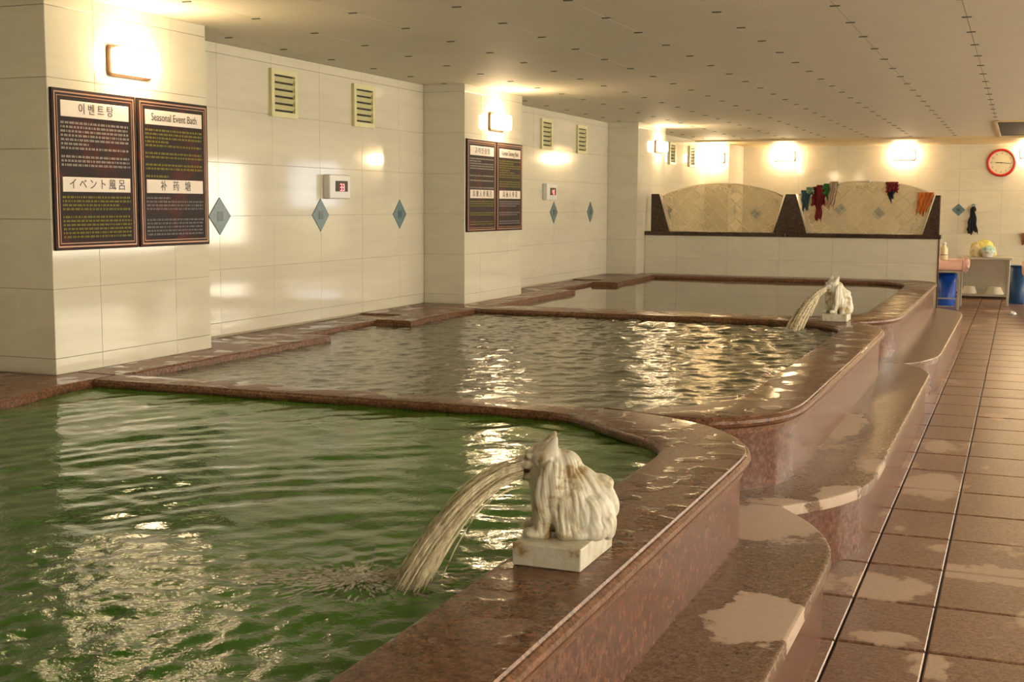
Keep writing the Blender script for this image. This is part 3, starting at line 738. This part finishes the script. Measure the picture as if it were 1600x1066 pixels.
for y in (2.0, 9.5, 16.0):  # supplementary lamps added on the unseen wall to light the room
    lamp(Matrix(((0, 0, -1, XR), (-1, 0, 0, y), (0, 1, 0, 2.165), (0, 0, 0, 1))), 'glowing box lamp on the unseen right-hand wall, %s' % {2.0: 'near the camera', 9.5: 'half way along', 16.0: 'at its far end'}[y])

def vent(mw, label):
    t = empty('wall_vent', label, 'vent', mw=mw); W_, H_ = .33, .32
    box('backing', (0, 0, .002), (W_-.03, H_-.03, .004), M['dark'], t)
    boxes('vent_frame', [((0, H_/2-.018, .012), (W_, .036, .024)), ((0, -H_/2+.018, .012), (W_, .036, .024)), ((W_/2-.018, 0, .012), (.036, H_-.07, .024)), ((-W_/2+.018, 0, .012), (.036, H_-.07, .024))], M['vent'], t)
    for k in range(5):
        box('slat', (0, H_/2-.066-k*.047, .012), (W_-.072, .040, .004), M['vent'], t, rot=Matrix.Rotation(math.radians(38), 4, 'X'))
for y, lab in ((7.53, 'louvred vent high on the wall of the middle pool, left one of the pair'), (8.665, 'louvred vent high on the wall of the middle pool, right one of the pair'),
               (12.70, 'louvred vent above the red display by the farthest pool'), (13.86, 'louvred vent by the farthest pool, right of the red display'),
               (17.93, 'louvred vent just right of the third column lamp'), (19.1, 'louvred vent in the glare near the far left corner')):
    vent(on_left(y, 2.187), lab)

def diamond(mw, label, rx=.118, rz=.118):
    t = empty('diamond_tile', label, 'tile', mw=mw)
    for nm, s, zt, mt in (('outer_tile', 1, .006, M['blue_tile']), ('centre_square', .26, .008, M['blue_tile2'])):
        if nm == 'centre_square': P_ = [(-rx*s, -rz*s), (rx*s, -rz*s), (rx*s, rz*s), (-rx*s, rz*s)]
        else: P_ = [(0, -rz), (rx, 0), (0, rz), (-rx, 0)]
        V = [(x, y, zt) for x, y in P_]+[(x, y, -.004) for x, y in P_]
        link(nm, me_from(nm, V, [(0, 1, 2, 3), (7, 6, 5, 4)]+[(i, i+4, (i+1) % 4+4, (i+1) % 4) for i in range(4)]), t, mt)
for y, lab in ((6.772, 'blue diamond tile beside the large sign board'), (8.02, 'blue diamond tile below the left red temperature display'), (9.283, 'blue diamond tile near the second column'),
               (12.973, 'blue diamond tile below the far red display'), (14.232, 'blue diamond tile near the third column'), (17.9, 'blue diamond tile on the wall behind the left end of the lattice')):
    diamond(on_left(y, 1.36), lab)
diamond(on_left(20.6, 1.36, XC), 'blue diamond tile on the corner column behind the lattice')
for x, z, lab in ((-.92, 1.395, 'blue diamond tile left of the hanging black cloth'), (-2.14, 1.33, 'blue diamond tile behind the middle of the right lattice pane'), (-2.74, 1.385, 'blue diamond tile behind the left part of the right lattice pane'), (-4.12, 1.32, 'blue diamond tile behind the left lattice pane')):
    diamond(on_back(x, z), lab, .10, .10)

# seven-segment digits
SEG = {'0': 'abcdef', '1': 'bc', '2': 'abged', '3': 'abgcd', '4': 'fgbc', '5': 'afgcd', '8': 'abcdefg'}
def digits(txt, cx, cy, h, mat, parent):
    bm = bmesh.new(); w_ = h*.52; t_ = h*.15; n = len(txt)
    for i, ch in enumerate(txt):
        ox = cx+(i-(n-1)/2)*w_*1.45
        pos = {'a': (0, h/2, 1), 'g': (0, 0, 1), 'd': (0, -h/2, 1), 'f': (-w_/2, h/4, 0), 'b': (w_/2, h/4, 0), 'e': (-w_/2, -h/4, 0), 'c': (w_/2, -h/4, 0)}
        for s in SEG[ch]:
            x, y, hz = pos[s]; bm_box(bm, (ox+x, cy+y, .0), (w_*.9, t_, .002) if hz else (t_, h/2*.9, .002))
    return link('digits', to_me(bm, 'digits'), parent, mat, Matrix.Translation((0, 0, .0655)))
for y, z, txt, lab in ((8.215, 1.567, '33', 'white temperature display with red digits 33 beside the middle pool'), (12.77, 1.58, '40', 'white temperature display with red digits beside the farthest pool')):
    t = empty('temperature_display', lab, 'display', mw=on_left(y, z))
    box('case', (0, 0, .030), (.305, .178, .060), M['white_plastic'], t, bev=.010, seg=3)
    box('screen', (.015, .004, .0615), (.175, .078, .004), M['ink'], t)
    digits(txt, .015, -.004, .046, M['led'], t)

# text as real flat print
def text(body, size, mat, parent, mw, squeeze=1.0, spacing=1.0, name='title_text', ext=.0004):
    cu = bpy.data.curves.new('txt', 'FONT'); cu.body = body; cu.size = size; cu.align_x = 'CENTER'; cu.align_y = 'CENTER'; cu.space_character = spacing; cu.extrude = ext
    cu.resolution_u = 3
    o = bpy.data.objects.new('txt', cu); COL.objects.link(o); dg = bpy.context.evaluated_depsgraph_get(); dg.update()
    me = bpy.data.meshes.new_from_object(o.evaluated_get(dg)); bpy.data.objects.remove(o)
    me.materials.clear()
    return tag(link(name, me, parent, mat, mw @ Matrix.Diagonal((squeeze, 1, 1, 1))), kind='stuff')
def rows(parent, x0, x1, y0, y1, lh, mat, seed, gaps=(), name='small_print', fill=.8):
    """rows of unreadably small print: word-sized flat strokes"""
    rs = random.Random(seed); V = []; Fc = []; y = y0; r = 0
    while y > y1:
        if r not in gaps:
            end = x1 if rs.random() < fill else x0+(x1-x0)*(.35+.5*rs.random()); x = x0
            while x < end-.006:
                wd = min(.012+.030*rs.random(), end-x); k = 0
                n = max(1, int(wd/.0085))
                for q in range(n):               # each glyph: two short strokes
                    gx_ = x+q*.0085; a = lh*.62
                    for (sx, sy, sw, sh) in ((0, 0, .0062, a*.22), (0, a*.42, .0062, a*.22), (.001+.003*rs.random(), 0, .0022, a*.9)):
                        b = len(V); V += [(gx_+sx, y-a+sy, 0), (gx_+sx+sw, y-a+sy, 0), (gx_+sx+sw, y-a+sy+sh, 0), (gx_+sx, y-a+sy+sh, 0)]; Fc.append((b, b+1, b+2, b+3))
                x += n*.0085+.006
        y -= lh; r += 1
    o = link(name, me_from(name, V, Fc), parent, mat, Matrix.Translation((0, 0, .0182))); return tag(o, kind='stuff')
def board(y0, y1, label, t1, t2, mats, seed, sq=(1, 1), blocks=None):
    W_ = y1-y0; H_ = .785
    t = empty('sign_board', label, 'sign', mw=on_left((y0+y1)/2, 1.601, XC))
    box('panel', (0, 0, .009), (W_, H_, .016), M['board'], t, bev=.002, seg=1)
    for nm, ins, wd in (('border_line', .018, .007), ('border_line', .034, .0035)):
        a = W_/2-ins; b = H_/2-ins
        boxes(nm, [((0, b, .0175), (2*a+wd, wd, .0016)), ((0, -b, .0175), (2*a+wd, wd, .0016)), ((a, 0, .0175), (wd, 2*b-wd, .0016)), ((-a, 0, .0175), (wd, 2*b-wd, .0016))], M['copper'], t)
    for yy, hh, tx, s in ((H_/2-.095, .078, t1, sq[0]), (-.070, .072, t2, sq[1])):
        pn_ = box('title_panel', (0, yy, .018), (W_-.115, hh, .004), M['title'], t, bev=.0015, seg=1)
        text(tx, .058, M['ink'], t, Matrix.Translation((0, yy, .0212)), s)
    x0, x1 = -W_/2+.055, W_/2-.055
    rows(t, x0, x1, H_/2-.155, -.015, .0205, mats[0], seed, blocks[0]); rows(t, x0, x1, -.125, -H_/2+.055, .0195, mats[1], seed+1, blocks[1])
    return t
board(4.85, 5.468, 'leftmost dark sign board on the nearest column, with Korean and Japanese titles', '이 벤 트 탕', 'イ ベ ン ト 風 呂', (M['white_print'], M['yellow_print']), 11, (1.0, .98), ((7, 11, 12, 15, 18), (4, 12)))
board(5.488, 6.10, 'dark sign board titled Seasonal Event Bath on the nearest column', 'Seasonal Event Bath', '补   药   塘', (M['yellow_print'], M['grey_print']), 21, (.86, 1), ((5, 8, 11, 15), (4, 5, 11)))
board(9.755, 10.385, 'left one of the two sign boards on the second column', '고 려 인 삼 탕', '高 麗 人 参 風 呂', (M['white_print'], M['yellow_print']), 31, (1.0, .98), ((5, 6, 8, 10, 11), (3, 4, 7, 8)))
board(10.40, 11.02, 'right one of the two sign boards on the second column', 'Korean Ginseng Bath', '高 丽 人 参 浴', (M['yellow_print'], M['grey_print']), 41, (.80, 1), ((8, 12), (3, 4, 7, 8)))

# clock
t = empty('wall_clock', 'round red wall clock on the back wall', 'clock', mw=on_back(-.32, 2.128))
n = 48; V = []; Fc = []
prof = [(.215, 0), (.217, .02), (.210, .036), (.196, .042), (.182, .036), (.178, .020)]
for r, z in prof:
    for k in range(n): a = 2*PI*k/n; V.append((r*math.cos(a), r*math.sin(a), z))
for i in range(len(prof)-1):
    for k in range(n): Fc.append((i*n+k, i*n+(k+1) % n, (i+1)*n+(k+1) % n, (i+1)*n+k))
link('rim', me_from('rim', V, Fc, True), t, M['red_plastic'])
lathe('dial', [(.182, .004), (.182, .018)], M['clockface'], t, 48, smooth=False)
for h in range(1, 13):
    a = PI/2-h*PI/6; text(str(h), .038, M['ink'], t, Matrix.Translation((.145*math.cos(a), .145*math.sin(a), .0195)), name='numeral')
for L, wd, ang in ((.085, .011, 178), (.135, .008, -6)):
    a = math.radians(ang); box('hand', (L/2*math.cos(a), L/2*math.sin(a), .023), (L, wd, .002), M['ink'], t, rot=Matrix.Rotation(a, 4, 'Z'))
lathe('hub', [(.009, .018), (.009, .027)], M['ink'], t, 12)

# ------------------------------------------------------------------ low partition with glazed lattice arches
PY = 15.25; PT = .16
pt = empty('partition', 'low tiled partition with a dark granite cap and two arched lattice panes', 'partition', loc=(-2.57, PY+PT/2, 0))
inv = Matrix.Translation((2.57, -(PY+PT/2), 0))
px0, px1 = XC+.003, -.862
c = box('core', (0, 0, .536), (px1-px0-.03, PT-.03, 1.07), M['joint'], pt); c.matrix_local = inv @ Matrix.Translation(((px0+px1)/2, PY+PT/2, .536))
tile_rect(pt, inv @ on_back(0, 0, PY), lines(px0, px1, -2.05, .6276), [0, ZR-.09, .79, 1.072], M['marble'])
tile_rect(pt, inv @ Matrix(((-1, 0, 0, 0), (0, 0, 1, PY+PT), (0, 1, 0, 0), (0, 0, 0, 1))), [-px1, -px0], [0, .45, .79, 1.072], M['marble'])
tile_rect(pt, inv @ Matrix(((0, 0, 1, px1), (1, 0, 0, 0), (0, 1, 0, 0), (0, 0, 0, 1))), [PY+.012, PY+PT-.012], [0, .45, .79, 1.072], M['marble'])
e = box('edge_trim', (0, 0, 0), (.016, .02, 1.07), M['bronze'], pt); e.matrix_local = inv @ Matrix.Translation((px1+.004, PY+.004, .536))
for k, (a, b) in enumerate(((px0, -2.60), (-2.597, -1.70), (-1.697, px1+.028))):
    s = box('cap_stone', (0, 0, 0), (b-a, PT+.05, .050), M['dark_granite'], pt, bev=.006); s.matrix_local = inv @ Matrix.Translation(((a+b)/2, PY+PT/2, 1.097))
ZC = 1.122; ZP = 1.582
def prism(name, poly, y0, y1, mat):
    V = [(x, y0, z) for x, z in poly]+[(x, y1, z) for x, z in poly]; n = len(poly)
    Fc = [tuple(range(n)), tuple(range(n, 2*n))[::-1]]+[(i, (i+1) % n, (i+1) % n+n, i+n) for i in range(n)]
    bm = bmesh.new(); bm.from_mesh(me_from(name, V, Fc)); o = link(name, to_me(bm, name), pt, mat); o.matrix_local = inv; return o
prism('granite_post', [(-4.275, ZC), (-4.04, ZC), (-4.175, ZP), (-4.275, ZP)], PY+.02, PY+PT-.02, M['dark_granite'])
prism('granite_post', [(-2.757, ZC), (-2.362, ZC), (-2.500, ZP), (-2.618, ZP)], PY+.02, PY+PT-.02, M['dark_granite'])
prism('granite_post', [(-1.045, ZC), (-.862, ZC), (-.862, ZP-.01), (-.915, ZP-.01)], PY+.02, PY+PT-.02, M['dark_granite'])
def arch(xa0, xb0, xa1, xb1, zs, zt):
    """pane outline: bottom xa0..xb0, shoulders xa1..xb1 at zs, crown at zt"""
    P_ = [(xa0, ZC), (xb0, ZC)]; n = 20
    for k in range(n+1):
        u = k/n; x = xb1+(xa1-xb1)*u; P_.append((x, zs+(zt-zs)*math.sin(PI*u)**.72))
    return P_
def ins(p, poly):
    x, y = p; r = False; n = len(poly)
    for i in range(n):
        x1, y1 = poly[i]; x2, y2 = poly[(i+1) % n]
        if (y1 > y) != (y2 > y) and x < (x2-x1)*(y-y1)/(y2-y1)+x1: r = not r
    return r
for poly in (arch(-4.03, -2.76, -4.15, -2.66, 1.56, 1.71), arch(-2.355, -1.05, -2.47, -.935, 1.575, 1.735)):
    ym = PY+PT/2
    prism('glass_pane', poly, ym-.005, ym+.005, M['glass'])
    # lattice strips clipped to the pane
    cx = sum(p[0] for p in poly[:2])/2; s = .1225
    bm = bmesh.new(); xs_ = [p[0] for p in poly]
    for sg in (-1, 1):
        k = -14
        while k < 15:
            # line x - sg*z = const
            c0 = cx-sg*ZC+k*s*math.sqrt(2)*1.0; run = None; t_ = ZC-.0
            tt = np.arange(ZC+.012, 1.74, .01); seg = None; segs = []
            for z in tt:
                p = (c0+sg*z, z); q = ins(p, poly) and ins((p[0]+.03, z), poly) and ins((p[0]-.03, z), poly)
                if q: seg = (seg[0], p) if seg else (p, p)
                elif seg: segs.append(seg); seg = None
            if seg: segs.append(seg)
            for a, b in segs:
                L = math.hypot(b[0]-a[0], b[1]-a[1])
                if L < .03: continue
                bm_box(bm, ((a[0]+b[0])/2, ym-.0075, (a[1]+b[1])/2), (L, .003, .011), rot=Matrix.Rotation(-sg*PI/4, 4, 'Y'))
            k += 1
    o = link('etched_lattice', to_me(bm, 'etched_lattice'), pt, M['etch']); o.matrix_local = inv
    V = []; Fc = []; tube_geo(V, Fc, [(x, ym, z) for x, z in poly[2:]], .011, 6)
    o = link('arch_rail', me_from('arch_rail', V, Fc, True), pt, M['etch']); o.matrix_local = inv
    # sprig pattern under the crown and leafy border at the sides
    bm = bmesh.new(); rs = random.Random(4)
    for k in range(34):
        u = (k+.5)/34; x = poly[0][0]+(poly[1][0]-poly[0][0])*(.36+.28*u); z = (1.655 if poly[0][0] < -3 else 1.668)+.018*math.sin(u*25)-.03*abs(u-.5)
        bmesh.ops.create_icosphere(bm, subdivisions=1, radius=1, matrix=Matrix.Translation((x, ym-.008, z+rs.uniform(-.02, .02))) @ Matrix.Rotation(rs.random()*3, 4, 'Y') @ Matrix.Diagonal((.022, .003, .009, 1)))
    for sd in (0, 1):
        for k in range(30):
            u = rs.random(); a = poly[0] if sd == 0 else poly[1]; b = poly[-1] if sd == 0 else poly[2]; off = (.03+.10*rs.random())*(1 if sd == 0 else -1)
            x = a[0]+(b[0]-a[0])*u+off; z = a[1]+(b[1]-a[1])*u
            if not ins((x, z+.02), poly): continue
            bmesh.ops.create_icosphere(bm, subdivisions=1, radius=1, matrix=Matrix.Translation((x, ym-.008, z)) @ Matrix.Rotation(rs.random()*3, 4, 'Y') @ Matrix.Diagonal((.020, .003, .008, 1)))
    o = link('etched_leaves', to_me(bm, 'etched_leaves', True), pt, M['etch']); tag(o, kind='stuff'); o.matrix_local = inv
o = lathe('knob', [(.001, -.018), (.012, -.014), (.018, 0), (.012, .014), (.001, .018)], M['white_plastic'], pt, 12); o.matrix_local = inv @ Matrix.Translation((-1.655, PY+PT/2-.012, 1.737))

def cloth(name, label, cx, w_top, z_top, front, back, mat, y=PY+PT/2, seed=1, jag=.03, skew=0.0, w_bot=None, split=None, mat2=None, wrap=.020, cat='towel'):
    """cloth thrown over the pane's top edge: front flap, fold, back flap"""
    rs = random.Random(seed); nu, nv = 18, 26; V = []; Fc = []; w_bot = w_bot or w_top
    ph = [rs.random()*6 for _ in range(4)]; L = front+back+PI*wrap
    for j in range(nv):
        s = j/(nv-1)*L
        for i in range(nu):
            u = i/(nu-1)-.5
            jf = front*(1+jag/front*(math.sin(u*9+ph[0])+.6*math.sin(u*21+ph[1])))
            jb = back
            tt = j/(nv-1)
            if s < front: z = z_top-(front-s)*(jf/front); yy = y-wrap; q = (front-s)/front
            elif s < front+PI*wrap: a = (s-front)/wrap; z = z_top+wrap*math.sin(a)*.8; yy = y-wrap*math.cos(a); q = 0
            else: z = z_top-(s-front-PI*wrap); yy = y+wrap; q = .3
            wd = w_top+(w_bot-w_top)*q
            yy += -(.010*(1+q)*abs(math.sin(u*11+ph[2]+q*1.5))+.006*math.sin(q*9+u*5+ph[3]))*(1 if s < front+1.5*wrap else -1)
            V.append((cx+u*wd+skew*q+.006*math.sin(q*14+ph[1]), yy, z))
    for j in range(nv-1):
        for i in range(nu-1): Fc.append((j*nu+i, j*nu+i+1, (j+1)*nu+i+1, (j+1)*nu+i))
    o = link(name, me_from(name, V, Fc, True), None, mat); md = o.modifiers.new('thick', 'SOLIDIFY'); md.thickness = .005; md.offset = 0
    return tag(o, label, cat)
cloth('towel', 'dark teal cloth hanging at the left end of the right lattice pane', -2.385, .115, 1.612, .20, .10, M['c_teal'], seed=2, w_bot=.06)
cloth('towel', 'pale green cloth bunched over the left end of the right lattice pane', -2.335, .085, 1.640, .045, .06, M['c_mint'], seed=12, jag=.01, wrap=.032)
cloth('towel', 'dark red cloth hanging long beside the teal one', -2.235, .135, 1.655, .22, .10, M['c_red'], seed=3, w_bot=.17, jag=.02)
cloth('towel', 'narrow lower end of a dark red washcloth below the wide red one', -2.225, .07, 1.652, .37, .05, M['c_red'], seed=33, w_bot=.075, jag=.02, wrap=.048)
cloth('towel', 'bright green cloth bunched on the lattice pane rim', -2.105, .16, 1.690, .12, .10, M['c_green'], seed=4, jag=.035, skew=-.04)
cloth('towel', 'beige printed cloth hanging in front of the green one', -2.06, .085, 1.690, .26, .04, M['c_beige'], seed=5, wrap=.050, skew=-.03)
cloth('towel', 'wine red cloth at the right part of the lattice pane, over a black one', -1.400, .135, 1.700, .085, .05, M['c_red'], seed=6, wrap=.032, jag=.012)
cloth('towel', 'small black cloth hanging under the wine red one', -1.412, .11, 1.690, .175, .05, M['c_black'], seed=7, w_bot=.05)
cloth('towel', 'orange cloth hanging at the right end of the lattice screen', -1.02, .17, 1.590, .225, .10, M['c_orange'], seed=8, w_bot=.12, skew=-.045)

# cloth on a hook, back wall
t = empty('wall_hook', 'small blue hook on the back wall holding a black cloth', 'hook', mw=on_back(-.70, 1.46))
box('hook_plate', (0, 0, .008), (.05, .06, .016), M['blue_tile'], t, bev=.008); tube('hook_arm', [(0, -.01, .01), (0, -.02, .04), (0, .0, .05)], .006, M['steel'], t)
cloth('hanging_cloth', 'black cloth hanging from a hook on the back wall', -.70, .05, 1.435, .40, .06, M['c_black'], y=YB-.05, seed=9, w_bot=.17, jag=.03, skew=.0, wrap=.016, cat='cloth')
cloth('hanging_cloth', 'brown cloth hanging at the very right edge of the photo', .06, .07, 1.03, .15, .05, M['c_brown'], y=YB-.045, seed=10, wrap=.016, cat='cloth')

# ------------------------------------------------------------------ scrub beds, table and what stands around them
def legs_frame(t, xs_, ys_, ztop, r=.016):
    for x in xs_:
        for y in ys_: box('leg', (x, y, ztop/2), (2*r, 2*r, ztop), M['steel'], t, bev=.003, seg=1)
def bed(x0, x1, y0, y1, label):
    t = empty('scrub_bed', label, 'bed', loc=(0, 0, 0))
    box('mattress', ((x0+x1)/2, (y0+y1)/2, .622), (x1-x0, y1-y0, .140), M['pink'], t, bev=.035, seg=4, smooth=True)
    box('bed_plate', ((x0+x1)/2, (y0+y1)/2, .535), (x1-x0-.05, y1-y0-.05, .030), M['steel'], t, bev=.004)
    legs_frame(t, (x0+.06, x1-.115), (y0+.04, y1-.04), .52)
    for z in (.16, .045):
        box('stretcher', ((x0+x1)/2-.03, y0+.04, z), (x1-x0-.20, .018, .018), M['steel'], t)
        box('stretcher', ((x0+x1)/2-.03, y1-.04, z), (x1-x0-.20, .018, .018), M['steel'], t)
    return t
b1 = bed(-1.30, -.655, 18.66, 19.60, 'pink padded scrub bed half hidden behind the partition')
cloth('towel', 'pink towel draped over the end of the left scrub bed', -.69, .09, .700, .16, .03, M['pink'], y=18.70, seed=14, w_bot=.06, wrap=.035, jag=.015)
b2 = bed(.045, .75, 17.68, 19.4, 'pink padded scrub bed cut by the right edge of the photo')
def bottle(x, y, z, label):
    t = empty('bottle', label, 'bottle', loc=(x, y, z)); lathe('bottle_body', [(.040, 0), (.050, .008), (.052, .07), (.050, .15), (.046, .17), (.026, .195), (.024, .215)], M['bottle'], t, 20)
    lathe('band', [(.0525, .070), (.0525, .078)], M['ink'], t, 20); lathe('cap', [(.027, .212), (.028, .245), (.020, .255)], M['white_plastic'], t, 16)
bottle(-.985, 18.85, .692, 'cream pump bottle standing on the left scrub bed')
TY = 19.7
t = empty('side_table', 'stainless steel side table with a lower shelf against the back wall', 'table', loc=(0, 0, 0))
box('table_top', (-.455, TY+.28, .690), (.74, .60, .036), M['steel'], t, bev=.006)
legs_frame(t, (-.80, -.13), (TY+.02, TY+.54), .672, .017)
box('shelf', (-.455, TY+.28, .150), (.66, .54, .028), M['steel'], t, bev=.004)
box('back_panel', (-.455, TY+.565, .42), (.68, .006, .50), M['steel'], t)
def bowl(x, y, z, r, h, label, up=False, mat='bowl'):
    pr = [(r*.62, h), (r*.66, h*.98), (r*.97, .012), (r, .008), (r, 0), (r*.93, 0), (r*.60, h*.93)]
    if up: pr = [(a, h-b) for a, b in pr][::-1]
    t_ = empty('wash_bowl', label, 'bowl', loc=(x, y, z)); lathe('bowl_body', pr, M[mat], t_, 28)
    lathe('rim', [(r*1.0, (h-.012) if up else 0), (r*1.03, (h-.008) if up else .006), (r, h if up else .012)], M[mat], t_, 28); return t_
bowl(-.665, TY+.18, .164, .115, .105, 'white wash bowl upside down on the table shelf, left one')
bowl(-.315, TY+.18, .164, .135, .105, 'ivory wash bowl upside down on the table shelf, right one')
bowl(-.425, TY+.12, .708, .105, .095, 'white bowl with an aqua cloth on the side table', True, 'white_plastic')
def lump(name, label, c, r, mat, seed, cat):
    bm = bmesh.new(); bmesh.ops.create_icosphere(bm, subdivisions=4, radius=1)
    for v in bm.verts:
        q = noise.noise(v.co*1.7+Vector((seed, 0, 0)))*.35+noise.noise(v.co*4+Vector((0, seed, 0)))*.16
        v.co *= 1+q
        if v.co.z < -.55: v.co.z = -.55
        v.co = Vector((v.co.x*r[0], v.co.y*r[1], (v.co.z+.55)*r[2]))
    return tag(link(name, to_me(bm, name, True), None, mat, Matrix.Translation(c)), label, cat)
lump('folded_towel', 'crumpled aqua cloth piled in the white bowl', (-.425, TY+.12, .77), (.105, .10, .065), M['c_aqua'], 3, 'cloth')
lump('towel_bundle', 'crumpled pale yellow towel bundle on the side table', (-.50, TY+.36, .708), (.16, .10, .155), M['c_yellow'], 7, 'towel')
lump('towel_bundle', 'smaller orange-yellow towel bundle left on the side table', (-.60, TY+.22, .708), (.075, .07, .12), M['bottle'], 11, 'towel')
def bin_(x, y, r, h, mat, label):
    t_ = empty('plastic_bin', label, 'bin', loc=(x, y, 0)); lathe('bin_body', [(r*.86, 0), (r*.88, .01), (r, h), (r*.96, h), (r*.84, .02)], mat, t_, 28)
    lathe('rim', [(r, h-.015), (r*1.05, h-.012), (r*1.05, h), (r, h+.004)], mat, t_, 28)
bin_(-.95, 19.35, .135, .50, M['blue'], 'bright blue plastic bin under the left scrub bed')
bin_(.02, 20.4, .16, .57, M['navy'], 'dark blue plastic bin right of the steel side table')
lump('soap_cloth', 'small white cloth on the floor by the right scrub bed', (-.045, 18.2, 0), (.045, .03, .03), M['white_plastic'], 5, 'cloth')

# ------------------------------------------------------------------ repeats share a group
GR = {'wall_lamp': 'box lamps on the walls and columns', 'wall_vent': 'louvred vents high on the left wall', 'diamond_tile': 'blue diamond tiles on the walls', 'sign_board': 'dark sign boards on the columns',
      'column': 'marble tiled columns along the left wall', 'bath_pool': 'red granite bath pools in a row', 'step': 'granite steps along the pools', 'towel': 'cloths hung over the lattice screen',
      'scrub_bed': 'pink scrub beds', 'temperature_display': 'red digit temperature displays', 'animal_spout': 'marble animal water spouts', 'wash_bowl': 'wash bowls at the side table',
      'towel_bundle': 'towel bundles on the side table', 'plastic_bin': 'blue plastic bins', 'hanging_cloth': 'cloths hanging on the back wall', 'pool_water': 'water in the pools', 'water_jet': 'falling water jets', 'foam': 'splashes under the jets'}
for o in list(COL.objects):
    b = o.name.split('.')[0]
    if o.parent is None and b in GR and not o.get('group'): o['group'] = GR[b]
bpy.context.view_layer.update()
